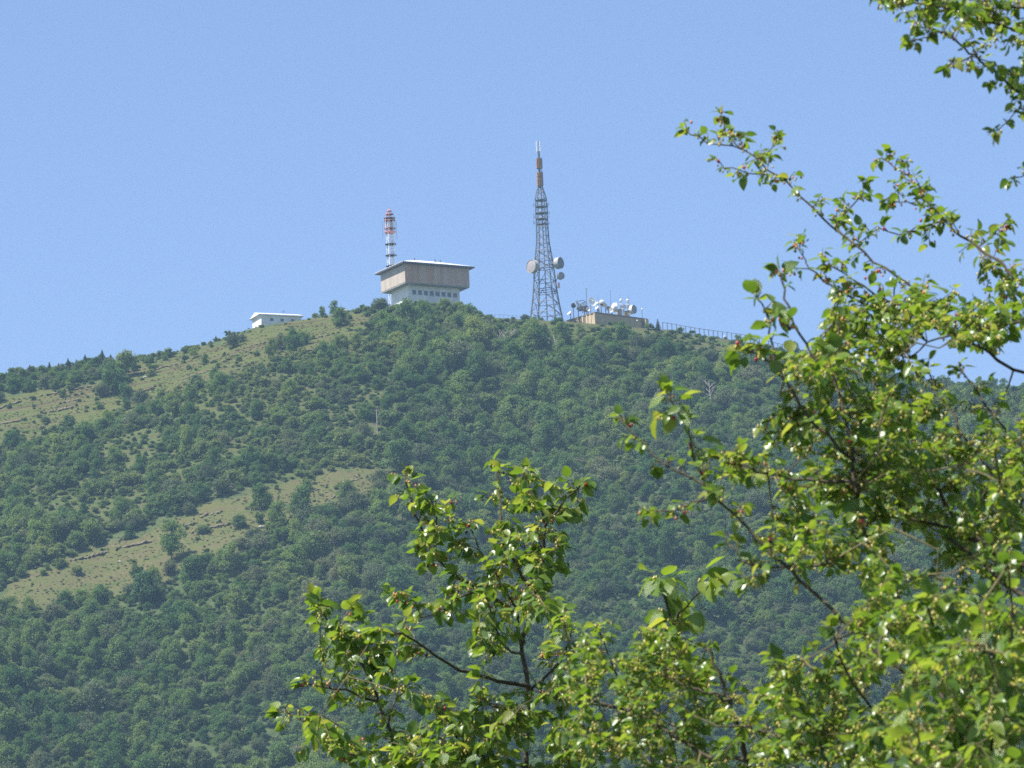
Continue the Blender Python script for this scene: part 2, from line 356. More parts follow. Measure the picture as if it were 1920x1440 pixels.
# the 300 that show largest in the picture, clear of the foreground leaves, are trees of their own
FG = [(520, 1440), (520, 1310), (560, 1110), (720, 1090), (730, 860), (1130, 860), (1150, 740), (1400, 740), (1400, 600), (1920, 500), (1920, 1440)]
vis = (px > 5) & (px < 1915) & (py < 1425) & (py > 560) & ~inpoly(px, py, FG) & (pid < 7) & ~scr & ~ga & ~gb
score = np.where(vis, rad / Y, 0); order = np.argsort(-score)[:300]
indiv = np.zeros(n, bool); indiv[order] = True
def tree(name, key, loc, rad, rot=0, zs=1, label=None, cat='tree', group=None, sink=.1):
    cm, tm, i = PROTO[key]
    o = empty(name, (loc[0], loc[1], loc[2] - sink), rot, label, cat, group); o.scale = (rad, rad, rad * zs)
    link('crown', cm, o); link('trunk', tm, o); return o
for i in order:
    up = px[i] < 560
    tree('hillside_tree', 'broad%d' % pid[i], (X[i], Y[i], Z[i]), rad[i], rot[i], zs[i],
         'rounded leafy green tree packed among its like in the closed wood on the hillside', 'tree', 'trees of the closed wood on the hill')

def instancer(name, pts, rots, scls, ids, label=None):
    me = bpy.data.meshes.new(name); me.from_pydata([tuple(q) for q in pts], [], [])
    for nm, ty, arr in (('rot', 'FLOAT_VECTOR', rots), ('scl', 'FLOAT_VECTOR', scls)):
        a = me.attributes.new(nm, ty, 'POINT'); a.data.foreach_set('vector', np.asarray(arr, np.float32).ravel())
    a = me.attributes.new('pick', 'INT', 'POINT'); a.data.foreach_set('value', np.asarray(ids, np.int32))
    o = link(name, me); tag(o, label, kind='stuff')
    g = bpy.data.node_groups.new(name, 'GeometryNodeTree')
    g.interface.new_socket('Geometry', in_out='INPUT', socket_type='NodeSocketGeometry'); g.interface.new_socket('Geometry', in_out='OUTPUT', socket_type='NodeSocketGeometry')
    N = g.nodes.new; L = g.links.new
    gi = N('NodeGroupInput'); go = N('NodeGroupOutput'); mp = N('GeometryNodeMeshToPoints'); ip = N('GeometryNodeInstanceOnPoints'); ci = N('GeometryNodeCollectionInfo')
    ci.inputs['Collection'].default_value = proto_coll; ci.inputs['Separate Children'].default_value = True; ci.inputs['Reset Children'].default_value = True
    def na(nm, ty):
        q = N('GeometryNodeInputNamedAttribute'); q.data_type = ty; q.inputs['Name'].default_value = nm; return q.outputs['Attribute']
    L(gi.outputs[0], mp.inputs[0]); L(mp.outputs[0], ip.inputs['Points']); L(ci.outputs[0], ip.inputs['Instance']); ip.inputs['Pick Instance'].default_value = True
    L(na('pick', 'INT'), ip.inputs['Instance Index']); L(na('scl', 'FLOAT_VECTOR'), ip.inputs['Scale'])
    er = N('FunctionNodeEulerToRotation'); L(na('rot', 'FLOAT_VECTOR'), er.inputs[0]); L(er.outputs[0], ip.inputs['Rotation'])
    L(ip.outputs[0], go.inputs[0])
    md = o.modifiers.new('instances', 'NODES'); md.node_group = g; return o
q = ~indiv; z0 = np.zeros(q.sum())
instancer('forest', np.stack([X[q], Y[q], Z[q] - .1], 1), np.stack([r.normal(0, .16, q.sum()), r.normal(0, .16, q.sum()), rot[q]], 1), np.stack([rad[q], rad[q], rad[q] * zs[q]], 1), pid[q], 'mass of small green trees covering the rest of the wooded hill')
# low undergrowth between the trees and over the grass
X2, Y2, r = scatter(2.3, -200, 205, 1050, YR + 10, 9); Z2 = terr(X2, Y2); p2, q2 = proj_np(X2, Y2, Z2)
a2 = inpoly(p2, q2, GRASS_A); b2 = inpoly(p2, q2, GRASS_B); u = r.random(len(X2)); pn = vnoise(X2 / 7, Y2 / 7, 41)
k = np.where(b2, (u < .28) & (pn > .3), np.where(a2, (u < .6) & (pn > .52), np.where(inpoly(p2, q2, SCRUB), u < .97, u < .85))) & (p2 > -400) & (p2 < 2300)
k &= ~((p2 > 440) & (p2 < 570) & (YR - Y2 < 2)); k &= ~((p2 > 900) & (p2 < 1430) & (YR - Y2 < 5) & (u > .2))
b2 = b2 & True; X2, Y2, Z2, b2 = X2[k], Y2[k], Z2[k], b2[k]; m_ = len(X2)
sc2 = inpoly(p2[k], q2[k], SCRUB); s2 = r.uniform(.25, .85, m_) * np.where(b2, .6, 1) * np.where(sc2, 1.5, np.where(a2[k] | b2, 1, 1.7)); z0 = np.zeros(m_)
instancer('undergrowth', np.stack([X2, Y2, Z2 - .05], 1), np.stack([z0, z0, r.uniform(0, 6.28, m_)], 1), np.stack([s2, s2, s2 * r.uniform(.6, 1, m_)], 1), 7 + r.integers(0, 4, m_), 'low green brush and weeds covering the hillside between trees')

X3, Y3, r = scatter(1.15, -190, 10, 1140, YR + 2, 15); Z3 = terr(X3, Y3); p3, q3 = proj_np(X3, Y3, Z3)
g3 = inpoly(p3 + r.normal(0, 14, len(X3)), q3 + r.normal(0, 9, len(X3)), GRASS_A) | inpoly(p3 + r.normal(0, 14, len(X3)), q3 + r.normal(0, 9, len(X3)), GRASS_B)
k = g3 & (p3 > -120) & (vnoise(X3 / 4, Y3 / 2.2, 51) + .35 * r.random(len(X3)) > .62); m_ = k.sum(); z0 = np.zeros(m_); s3 = r.uniform(.2, .55, m_)
instancer('grass_tufts', np.stack([X3[k], Y3[k], Z3[k] - .05], 1), np.stack([z0, z0, r.uniform(0, 6.28, m_)], 1), np.stack([s3, s3, s3 * r.uniform(.5, 1.1, m_)], 1), 13 + r.integers(0, 2, m_), 'olive and straw coloured grass tufts on the open slopes')

# ------------------------------------------------------------------ rock ledges, stones, dead trees, poles
ROCK = mat('ledge_rock', (.085, .07, .04), (.19, .155, .095), .95, 1.4, bump=.8)
PALE = mat('pale_stone', (.26, .235, .19), (.36, .33, .28), .9, 2)
def ledge(pts, h, label):
    P = []
    for (x0, y0), (x1, y1) in zip(pts[:-1], pts[1:]):
        for k in range(12): P.append(hit(x0 + (x1 - x0) * k / 12, y0 + (y1 - y0) * k / 12 + random.Random(k + int(x0)).uniform(-.7, .7)))
    P.append(hit(*pts[-1]))
    o = P[len(P) // 2].copy(); b = MB(); r = random.Random(int(pts[0][0] * 7 + pts[0][1])); v = []; f = []; m = 7
    n = len(P)
    for i, q in enumerate(P):
        t = i / (n - 1); hh = h * (.35 + .65 * math.sin(math.pi * min(max(t, .04), .96)) ** .5) * r.uniform(.2, 1.0) * .6; out = r.uniform(.5, 1.1)
        q = q - o + Vector((0, r.uniform(-.5, .5), 0))
        prof = [(1.6, -.4), (.1 - out * .3, hh * .15), (-.15 - out * .1, hh * .55), (.05, hh * .95), (.7, hh * 1.02 + .2), (1.2, hh * .75 + .4), (1.9, hh * .2 + .5)]
        for (dy, dz) in prof: v.append(q + Vector((r.uniform(-.15, .15), dy + r.uniform(-.12, .12) - .6, dz - .25 + r.uniform(-.08, .08))))
    for i in range(n - 1):
        for j in range(m - 1): f.append((i * m + j, (i + 1) * m + j, (i + 1) * m + j + 1, i * m + j + 1))
    b.add(v, f); ob = b.obj('rock_ledge', ROCK); ob.location = o
    return tag(ob, label, 'rock ledge', 'rock ledges crossing the grassy slope')
LEDGES = [
    ([(-30, 800), (46, 787)], .9, 'brown rock ledge lowest at the left edge of the upper grass'),
    ([(77, 776), (110, 770), (142, 763)], 1.0, 'long dark rock ledge below a second one in the upper left grass'),
    ([(-20, 772), (40, 752)], .9, 'brown rock ledge at the left edge under the skyline conifers'),
    ([(50, 748), (80, 742)], .8, 'short rock ledge beneath the left skyline conifers'),
    ([(88, 741), (130, 732), (172, 724)], .8, 'thin rock ledge just under the left skyline wood'),
    ([(110, 757), (150, 748)], .7, 'broken greyish ledge between two longer ones on upper grass'),
    ([(258, 738), (294, 724)], .9, 'rock ledge right of the big dark tree pair on the upper grass'),
    ([(340, 713), (370, 703), (402, 692)], .9, 'rock ledge rising through the middle of the upper grass'),
    ([(290, 693), (360, 676)], .6, 'faint high ledge just below the skyline shrubs'),
    ([(472, 648), (506, 640)], .7, 'small ledge below the white shed'),
    ([(545, 645), (560, 641)], .6, 'tiny ledge between two dark bushes below the white shed'),
    ([(563, 661), (595, 655), (625, 647)], 1.0, 'wide brown ledge below the bushes at the right end of upper grass'),
    ([(583, 636), (612, 629), (640, 622)], .8, 'upper ledge at the right end of the grass under the summit trees'),
    ([(131, 1052), (170, 1044), (206, 1035)], 1.1, 'long dark ledge in the left of the lower dry grass strip'),
    ([(217, 1030), (285, 1015)], .8, 'ledge left of the lone tall bush on the dry strip'),
    ([(221, 1014), (248, 1008)], .6, 'short upper ledge left of the lone tall bush on dry strip'),
    ([(345, 987), (371, 980)], .6, 'short ledge right of the lone tall bush on dry strip'),
    ([(349, 1000), (395, 990), (436, 981)], .8, 'long lower ledge right of the lone tall bush on dry strip'),
    ([(375, 970), (418, 958)], .8, 'upper ledge in the middle of the dry grass strip'),
    ([(540, 931), (600, 917)], .9, 'ledge in the upper right of the dry grass strip'),
    ([(624, 912), (673, 899)], 1.0, 'dark ledge at the top right end of dry grass strip'),
    ([(612, 937), (658, 926)], .9, 'lower ledge at the right end of the dry grass strip'),
    ([(60, 1066), (92, 1058)], .7, 'small ledge at the left end of the dry grass strip')]
for a, h, lb in LEDGES: ledge(a, h, lb)
def stone(px_, py_, s, lb):
    r = random.Random(px_); b = MB(); v = []
    b.lathe([(.01, -.4), (.8, -.3), (1, .1), (.75, .5), (.3, .7), (.01, .72)], None, 8)
    b.v = [tuple(c * r.uniform(.75, 1.2) * s for c in q) for q in b.v]
    o = b.obj('pale_boulder', PALE); o.location = hit(px_, py_); tag(o, lb, 'boulder', 'pale boulders on the grassy slope')
for a in [(648, 584, .8, 'pale boulder on the grass beneath the summit trees'), (435, 916, .7, 'pale boulder at the upper edge of the dry grass strip'), (225, 1055, .5, 'small pale boulder low on the dry strip left of the lone bush'),
          (490, 990, .7, 'pale boulder at the lower right edge of the dry grass strip'), (83, 808, .5, 'small pale boulder at the foot of upper left grass'), (272, 709, .6, 'pale boulder right of the big dark tree pair')]: stone(*a)
def dead_tree(px_, py_, h, lb, seed):
    r = random.Random(seed); p0 = hit(px_, py_); o = empty('dead_tree', p0, r.uniform(0, 6), lb, 'dead tree', 'bare dead trees in the upper wood'); b = MB()
    b.tube([(0, 0, -.3), (.1, 0, h * .4), (-.1, .1, h * .7), (.1, .2, h)], [.2, .16, .1, .03], 6); b.obj('trunk', DEADW, o)
    for k in range(9):
        a = r.uniform(0, 6.28); z = h * r.uniform(.25, .85); l = h * r.uniform(.25, .5); b = MB()
        pts = [Vector((0, 0, z))]; 
        for q in range(3): pts.append(pts[-1] + Vector((math.cos(a) * l / 3 + r.uniform(-.2, .2), math.sin(a) * l / 3 + r.uniform(-.2, .2), l / 3 * r.uniform(.5, 1.2))))
        b.tube(pts, [.09, .07, .05, .02], 5)
        for q in (1, 2):
            b.tube([pts[q], pts[q] + Vector((r.uniform(-.6, .6), r.uniform(-.6, .6), .7))], [.04, .015], 4)
        b.obj('branch', DEADW, o)
dead_tree(940, 665, 6.5, 'pale bare dead tree above the middle of the wood', 1)
dead_tree(957, 660, 5.5, 'smaller pale bare dead tree right next to a taller dead one', 2)
dead_tree(1043, 668, 5, 'bare grey dead tree in the wood under the radio building', 3)
dead_tree(1333, 762, 6.5, 'leaning bare grey dead trunk in the dark wood at right', 4)
def pole(px_, py_, h, lb):
    p0 = hit(px_, py_); b = MB(); b.tube([(0, 0, -.5), (0, 0, h)], [.13, .09], 7); o = empty('utility_pole', p0, 0, lb, 'pole'); b.obj('shaft', DEADW, o)
    b = MB(); b.box((-.7, -.06, h - .5), (.7, .06, h - .38)); b.obj('crossarm', DEADW, o)
pole(708, 818, 6.5, 'thin grey pole rising from the scrub below the summit building'); pole(911, 890, 5.5, 'thin grey pole in the wood above the central leafy twigs')

# ------------------------------------------------------------------ trees one can single out
def lone(px_, py_, key, R, zs, lb, name='lone_tree', cat='tree', grp=None, rot=0, Yb=None):
    p0 = hit(px_, py_)
    if Yb is not None: q_ = at(px_, py_, Yb); p0 = Vector((q_.x, Yb, terr1(q_.x, Yb)))
    return tree(name, key, p0, R, rot, zs, lb, cat, grp)
SK = 'trees standing on the skyline'
LT = [  # px, py of the foot, shape, crown radius, stretch, label
    (236, 706, 'broad0', 3.6, 1.05, 'large dark round tree on the left skyline'), (214, 740, 'broad3', 4.0, 1.1, 'large dark tree just below the big skyline tree on the left'),
    (192, 745, 'broad2', 2.4, 1.0, 'mid-sized tree left of the dark tree pair at the left'), (286, 700, 'bush1', 1.7, 1.1, 'small dark bush right of the dark tree pair'),
    (300, 672, 'bush0', 1.4, 1.2, 'small pale bush on the skyline right of the big dark tree'), (316, 672, 'broad1', 1.6, .8, 'dark leafy shrub on the skyline halfway to the white shed'),
    (364, 672, 'broad4', 1.4, .95, 'narrow dark shrub on the skyline left of the white shed'), (348, 662, 'bush2', 1.3, 1.1, 'low bush touching the narrow skyline shrub'),
    (527, 655, 'broad5', 2.5, .95, 'dark rounded bush on the grass below the white shed'), (546, 640, 'bush3', 1.1, 1.3, 'little bush right beside the dark bush below the shed'), (570, 647, 'broad6', 2.0, .9, 'second dark bush right of the one below the white shed'),
    (452, 642, 'broad2', 1.5, .9, 'dark small bush left of and below the white shed'), (640, 612, 'broad3', 2.5, 1.0, 'dark bush under the summit skyline left of the big building'),
    (604, 592, 'broad1', 1.0, 1.3, 'thin light tree on the skyline between the shed and big building'), (628, 594, 'broad4', 1.5, 1.2, 'upright tree on the skyline right of the thin light one'),
    (668, 588, 'bush1', 1.3, .8, 'low brown-green bush on the summit left of the big building'),
    (322, 1052, 'broad4', 3.2, 1.25, 'lone tall dark bush standing in the dry grass strip'), (318, 1080, 'broad2', 2.1, 1.1, 'small tree at the foot of the lone tall bush'),
    (176, 1024, 'broad0', 3.2, 1.1, 'dark bush at the upper left edge of the dry grass strip'), (135, 1010, 'broad5', 2.9, 1.1, 'dark tree left of the bush above the dry grass strip'),
    (448, 990, 'bush3', 2.0, 1.15, 'round bush in the middle of the dry grass strip'), (383, 1002, 'bush0', 1.7, 1.2, 'small bush right of the lone tall bush'), (487, 982, 'bush1', 1.5, 1.3, 'small bush right of the round one on the dry strip'),
    (514, 980, 'broad6', 1.7, 1.0, 'little dark tree at the lower right edge of the dry strip'), (488, 958, 'broad1', 2.9, 1.0, 'dark tree breaking into the dry strip from above'),
    (149, 1080, 'bush2', 1.5, 1.5, 'small upright bush low on the left of the dry strip'), (113, 1064, 'bush0', 1.6, 1.3, 'small bush at the left of the dry strip beside a ledge'), (82, 1080, 'bush3', .9, 1.2, 'tiny bush near the left end of the dry strip'),
    (255, 1082, 'bush1', 2.0, 1.1, 'pale bush at the lower edge of the dry strip left of the lone bush'), (40, 1085, 'broad3', 1.6, 1.0, 'tree at the left end of the dry grass strip'),
    (1170, 640, 'broad3', 2.9, .95, 'dark round tree in front of the radio building'), (1046, 618, 'broad0', 2.2, .85, 'dark bush between the tall tower and the radio building'),
    (985, 603, 'broad5', 1.6, .7, 'bush left of the foot of the tall tower'), (900, 597, 'broad1', 1.0, .9, 'small dark shrub on the slope right of the big building'),
    (1216, 618, 'bush0', 1.3, 1.1, 'bluish bush at the right end of the radio building'), (964, 600, 'bush2', .8, 1.0, 'tiny bush on the bare skyline left of the tall tower'),
    (1385, 652, 'broad4', 1.6, .9, 'dark narrow tree in front of the right end of the fence'),
]
for i, (a, b_, k, R, z, lb) in enumerate(LT): lone(a, b_, k, R, z, lb, rot=i * 1.3, grp=SK if 'skyline' in lb else None)
for i, (a, b_, k, R, z, lb) in enumerate([
    (715, 585, 'broad2', 2.9, .78, 'rounded bush at the left foot of the big overhanging building'), (742, 590, 'bush1', 2.3, .75, 'low bush before the left wall of the big building'),
    (768, 588, 'bush3', 2.1, .8, 'low bush in front of the near corner of the big building'), (800, 588, 'broad5', 2.2, .85, 'bush hiding the wall under the third window of the big building'),
    (832, 588, 'broad0', 2.5, .92, 'tallest bush, before the right-hand windows of the big building'), (858, 590, 'broad6', 2.2, .8, 'bush at the right end wall of the big building'), (880, 594, 'bush0', 1.7, .8, 'low bush just right of the big building')]):
    lone(a, b_, k, R, z, lb, 'summit_bush', 'bush', 'bushes before the summit building', rot=i * 2.1)
ORD = ['leftmost', 'second', 'third', 'fourth', 'fifth', 'sixth', 'seventh', 'eighth', 'ninth', 'tenth', 'eleventh', 'twelfth']
def nth(i, what): return (ORD[i] + ' ' + what + ' at the left end of the skyline') if i == 0 else (ORD[i] + ' from the left of the ' + what + 's at the left end of the skyline')
for i, (a, b_, R, z) in enumerate([(12, 714, 1.3, .8), (30, 712, 1.0, .9), (56, 706, 1.5, .85), (75, 700, 1.2, .7), (93, 700, 1.5, .85), (110, 694, 1.2, .8), (128, 694, 1.6, .8), (144, 688, 1.4, .75), (160, 686, 1.6, .8), (176, 684, 1.4, .7), (192, 682, 1.8, .85), (208, 680, 1.4, .8)]):
    lone(a, b_, 'conifer%d' % (i % 2), R * .95, z * .88, nth(i, 'small dark conifer'), 'skyline_conifer', 'conifer', 'conifers along the left skyline', rot=i)
for i, (a, b_, R) in enumerate([(5, 718, 1.9), (25, 735, 2.2), (45, 711, 2.0), (80, 706, 2.0), (100, 722, 2.0), (115, 701, 2.1), (140, 719, 2.4), (150, 695, 2.1), (180, 692, 2.0), (205, 686, 1.8)]):
    lone(a, b_, 'broad%d' % (i % 7), R, .75, nth(i, 'leafy bush'), 'skyline_bush', 'bush', 'bushes among the left skyline conifers', rot=i)
lone(1234, 622, 'conifer0', 1.25, .95, 'small spruce standing alone between the radio building and the fence', 'spruce', 'conifer')
lone(405, 640, 'conifer1', .75, .9, 'tiny bright green conifer on the skyline left of the white shed', 'spruce', 'conifer', SK)

# ------------------------------------------------------------------ buildings on the summit
S = ((YR - CAM.y) / ray(900, 560).y) / FPX        # metres per photo pixel on the ridge
WHITEW = mat('white_wall', (.62, .62, .60), (.76, .76, .73), .85, .5, stretch=(1, 1, .35), bump=.1)
CONC = mat('concrete_panel', (.43, .295, .21), (.54, .385, .285), .9, .7, stretch=(1, 1, .18), bump=.15)
CONC2 = mat('concrete_panel_dark', (.43, .25, .15), (.54, .34, .21), .9, .7, stretch=(1, 1, .18), bump=.15)
CONC_LIT = mat('concrete_panel_sunlit', (.36, .305, .245), (.46, .395, .33), .9, .7, stretch=(1, 1, .2), bump=.15)  # panel copy for the sunlit face, the sun's effect put into its colour
SOFF = mat('soffit_concrete', (.27, .25, .23), (.34, .31, .28), .9, 1)
ROOFW = mat('pale_metal_roof', (.74, .75, .76), (.84, .84, .84), .4, .6, spec=.5)
FASC = mat('dark_fascia', (.07, .055, .06), (.11, .09, .09), .6, 2)
GLASS = mat('window_glass', (.045, .055, .07), rough=.12, spec=.8)
FRAME = mat('window_frame', (.30, .30, .30), rough=.6)
TAN = mat('tan_render', (.36, .27, .16), (.50, .38, .24), .9, .8, stretch=(1, 1, .3), bump=.1)
TAND = mat('tan_pilaster', (.44, .35, .22), (.56, .46, .31), .9, 1.5, stretch=(1, 1, .3))
DKBROWN = mat('dark_brown', (.13, .10, .075), (.18, .14, .10), .8, 1)
STEEL = mat('galvanised_steel', (.065, .07, .08), (.12, .125, .14), .55, 2, metallic=.2, spec=.4)
STEELW = mat('white_painted_steel', (.66, .66, .66), (.8, .8, .8), .5, 2)
STEELR = mat('red_painted_steel', (.54, .19, .18), (.62, .27, .25), .55, 2)
STEELD = mat('dark_steel', (.08, .085, .10), (.13, .135, .15), .6, 3)
DISHW = mat('white_dish_paint', (.70, .70, .68), (.8, .8, .78), .45, 1, spec=.4)
DISHG = mat('grey_radome', (.27, .25, .24), (.34, .315, .30), .6, 1.2)
ORANGE = mat('orange_antenna_cover', (.25, .135, .075), (.32, .19, .115), .6, 1.2, stretch=(1, 1, .4))
GLOBE = mat('white_globe', (.82, .82, .80), rough=.3, spec=.5)

def place(px_, py_, Y_): return at(px_, py_, Y_)

# the big overhanging building -------------------------------------------------
AZ = R_(30)
c0 = place(760, 528, YR + 4.0)                      # near lower corner of the overhanging storey
zg = place(768, 576, YR + 7).z                      # about ground level
ob = empty('summit_building', (c0.x, c0.y, zg), AZ, 'white building with a wider windowless concrete upper storey under a pale hipped roof', 'building')
ux, uy = 131 * S * 1.06, 96 * S                       # upper storey size along its two faces
zb = c0.z - zg; hU = 34 * S * 1.02; ov = 2.0; zt = zb + hU
def part(name, m, parent, *boxes):
    b = MB(); [b.box(*q) for q in boxes]; return b.obj(name, m, parent)
bw = part('lower_wall', WHITEW, ob, ((ov, ov, -3), (ux - ov, uy - ov, zb + .02)))
part('soffit', SOFF, ob, ((.06, .06, zb - .02 - .28), (ux - .06, uy - .06, zb + .3)))
part('upper_core', CONC2, ob, ((.12, .12, zb + .3), (ux - .12, uy - .12, zt)))
pw = ux / 9
for k in range(9):
    part('wall_panel', CONC2 if k in (0, 1, 3) else CONC, ob, ((k * pw + (.02 if k else 0), 0, zb), ((k + 1) * pw - .02, .115, zt - .05)))
pl = uy / 6
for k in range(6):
    part('wall_panel', CONC_LIT, ob, ((0, k * pl + (.12 if k == 0 else .02), zb), (.115, (k + 1) * pl - .02, zt - .05)))
for k in range(6): part('wall_panel', CONC, ob, ((ux - .115, k * pl + .13 * (k == 0) + .02, zb), (ux, (k + 1) * pl - .02, zt - .05)))
part('wall_panel', CONC, ob, ((.13, uy - .115, zb), (ux - .13, uy, zt - .05)))
e = 1.1; rs = math.tan(R_(18)); hr = (uy / 2 + e) * rs; zr = zt + .34
b = MB(); b.box((-e, -e, zt), (ux + e, uy + e, zr)); b.obj('eaves', FASC, ob)  # dark purplish eaves colour paints in their shadow
b = MB(); q = .04
b.add([(-e - q, -e - q, zr), (ux + e + q, -e - q, zr), (ux + e + q, uy + e + q, zr), (-e - q, uy + e + q, zr), (uy / 2, uy / 2, zr + hr), (ux - uy / 2, uy / 2, zr + hr),
       (-e - q, -e - q, zr + .08), (ux + e + q, -e - q, zr + .08), (ux + e + q, uy + e + q, zr + .08), (-e - q, uy + e + q, zr + .08)],
      [(3, 2, 1, 0), (0, 1, 7, 6), (1, 2, 8, 7), (2, 3, 9, 8), (3, 0, 6, 9), (6, 7, 5, 4), (7, 8, 5), (8, 9, 4, 5), (9, 6, 4)])
rf = b.obj('roof', ROOFW, ob)
for vx in (.28, .6, .68):
    b = MB(); b.tube([(ux * vx, uy * .32, zr + hr * .55), (ux * vx, uy * .32, zr + hr * .98)], .14, 8); b.obj('vent', FASC, rf)
wz0, wz1 = zb - 2.75, zb - 1.5
wx0 = ov + 1.0; wp = (ux - 2 * ov - 1.2) / 8
for k in range(8):
    x = wx0 + k * wp; W = empty('window', (0, 0, 0)); W.parent = ob
    part('frame', FRAME, W, ((x, ov - .05, wz0), (x + 1.15, ov + .05, wz0 + .1)), ((x, ov - .05, wz1 - .1), (x + 1.15, ov + .05, wz1)), ((x, ov - .05, wz0 + .1), (x + .1, ov + .05, wz1 - .1)), ((x + 1.05, ov - .05, wz0 + .1), (x + 1.15, ov + .05, wz1 - .1)), ((x + .54, ov - .05, wz0 + .1), (x + .61, ov + .05, wz1 - .1)))
    part('pane', GLASS, W, ((x + .1, ov - .02, wz0 + .1), (x + .54, ov + .02, wz1 - .1)), ); part('pane', GLASS, W, ((x + .61, ov - .02, wz0 + .1), (x + 1.05, ov + .02, wz1 - .1)))

# the red and white mast behind it ---------------------------------------------
mY = YR + 24; ms = S * (mY / YR)
m0 = place(737.5, 575, mY); ztip = place(731.5, 389, mY).z
zmb = terr1(m0.x, mY); mx = m0.x
def mz(py_): return place(735, py_, mY).z - zmb
mast = empty('lattice_mast', (mx, mY, zmb), R_(20), 'slim white lattice mast with red caged top behind the overhanging building', 'mast')
rw = 1.12; zp = mz(436)
legs = [(math.cos(a), math.sin(a)) for a in [R_(45 + 90 * k) for k in range(4)]]
for (cx, cy) in legs:
    b = MB(); b.tube([(cx * rw * 1.05, cy * rw * 1.05, -.5), (cx * rw, cy * rw, zp)], .10, 6); b.obj('leg', STEELW, mast)
lv = [mz(q) for q in (575, 555, 535, 517, 499, 479, 458, 436)]
for i, z in enumerate(lv[:-1]):
    b = MB()
    for k in range(4):
        (ax, ay), (bx_, by_) = legs[k], legs[(k + 1) % 4]; z2 = lv[i + 1]
        b.tube([(ax * rw, ay * rw, z), (bx_ * rw, by_ * rw, z2)], .035, 5); b.tube([(bx_ * rw, by_ * rw, z), (ax * rw, ay * rw, z2)], .035, 5)
    b.obj('cross_bracing', STEELW, mast)
for q in (499, 479, 458):
    z = mz(q); b = MB(); b.lathe([(1.5, z - .05), (1.55, z), (1.5, z + .05), (1.1, z + .05), (1.1, z - .05), (1.5, z - .05)], None, 16); b.obj('platform', STEELD, mast)
b = MB(); b.tube([(.25, .1, -.3), (.25, .1, mz(410))], .1, 8); b.obj('cable_duct', STEELW, mast)
def ring(z, r, th, m, nm): b = MB(); b.lathe([(r - th, z - th), (r + th, z - th), (r + th, z + th), (r - th, z + th), (r - th, z - th)], None, 16); return b.obj(nm, m, mast)
b = MB(); b.lathe([(.01, zp - .35), (1.0, zp - .2), (1.5, zp), (1.5, zp + .18), (.01, zp + .28)], None, 16); b.obj('cage_floor', STEELR, mast)
zc = mz(409); ring(zc, 1.45, .06, STEELD, 'cage_ring'); ring(mz(413.5), 1.45, .06, STEELR, 'cage_ring'); ring(zp + 1.1, 1.48, .045, STEELR, 'cage_rail')
for k in range(8):
    a = R_(22.5 + 45 * k); b = MB(); b.tube([(1.43 * math.cos(a), 1.43 * math.sin(a), zp + .2), (1.43 * math.cos(a), 1.43 * math.sin(a), zc)], .05, 5); b.obj('cage_post', STEELR if k % 2 else STEELW, mast)
for k in range(4):
    a = R_(45 + 90 * k); b = MB(); b.box((math.cos(a) * .95 - .15, math.sin(a) * .95 - .15, zp + .3), (math.cos(a) * .95 + .15, math.sin(a) * .95 + .15, zc - .8)); b.obj('panel_antenna', STEELW, mast)
zt_ = ztip - zmb
for k in range(8):
    a = R_(22.5 + 45 * k); b = MB(); b.tube([(1.43 * math.cos(a), 1.43 * math.sin(a), zc), (.75 * math.cos(a), .75 * math.sin(a), zc + (zt_ - zc) * .5), (.1 * math.cos(a), .1 * math.sin(a), zt_ - .4)], .05, 5); b.obj('spire_rib', STEELR, mast)
ring(zc + (zt_ - zc) * .35, 1.05, .07, STEELR, 'spire_ring'); ring(zc + (zt_ - zc) * .65, .58, .07, STEELR, 'spire_ring')
b = MB(); b.tube([(0, 0, zc), (0, 0, zt_)], [.2, .05], 6); b.obj('spire_rod', STEELR, mast)
for sx in (1, -1):
    b = MB(); b.tube([(1.95 * sx, .3, mz(448)), (1.95 * sx, .3, mz(415))], .035, 5); b.tube([(1.95 * sx, .3, mz(440)), (1.6 * sx, .2, mz(440))], .03, 4); b.obj('whip_antenna', STEEL, mast)

# the tall tower ---------------------------------------------------------------
tY = YR + 5; t0 = place(1025, 598, tY); zt0 = terr1(t0.x, tY); tx = t0.x
def tz(py_): return place(1025 - (598 - py_) * math.tan(ROLL), py_, tY).z - zt0
tw = empty('transmission_tower', (tx, tY, zt0), 0, 'tall grey steel lattice tower with curved legs and slim antenna top', 'tower')
prof = [(603, 35.5), (588, 32.5), (568, 28.5), (548, 25.5), (527, 23.2), (503, 20.8), (486, 18.6), (470, 16.2), (455, 13.8), (440, 13.0), (425, 12.6), (410, 12.6), (398, 12.8), (385, 12.6), (371, 12.2), (360, 8.6), (349, 4.4)]
A0 = math.atan2(-30, 16)
def corner(k, i):
    a = A0 + k * math.pi / 2; rr = prof[i][1] * S; return Vector((rr * math.cos(a), rr * math.sin(a), tz(prof[i][0])))
for k in range(4):
    pts = [corner(k, i) for i in range(len(prof))]; pts[0].z -= 1.0
    b = MB(); b.tube(pts, [.2 - .008 * i for i in range(len(prof))], 6); b.obj('leg', STEEL, tw)
for i in range(1, len(prof)):
    b = MB()
    for k in range(4):
        a, c = corner(k, i), corner((k + 1) % 4, i); b.tube([a, c], .085 if i < 9 else .06, 5)
    b.obj('horizontal_ring', STEELD if i in (3, 5) else STEEL, tw)
    b = MB(); th = .075 if i < 8 else .055
    for k in range(4):
        a0, a1, c0_, c1 = corner(k, i - 1), corner(k, i), corner((k + 1) % 4, i - 1), corner((k + 1) % 4, i)
        if i < 6: mid = (a1 + c1) / 2; b.tube([a0, mid], th, 5); b.tube([c0_, mid], th, 5)
        else: b.tube([a0, c1], th, 5); b.tube([c0_, a1], th, 5)
    b.obj('cross_bracing', STEEL, tw)
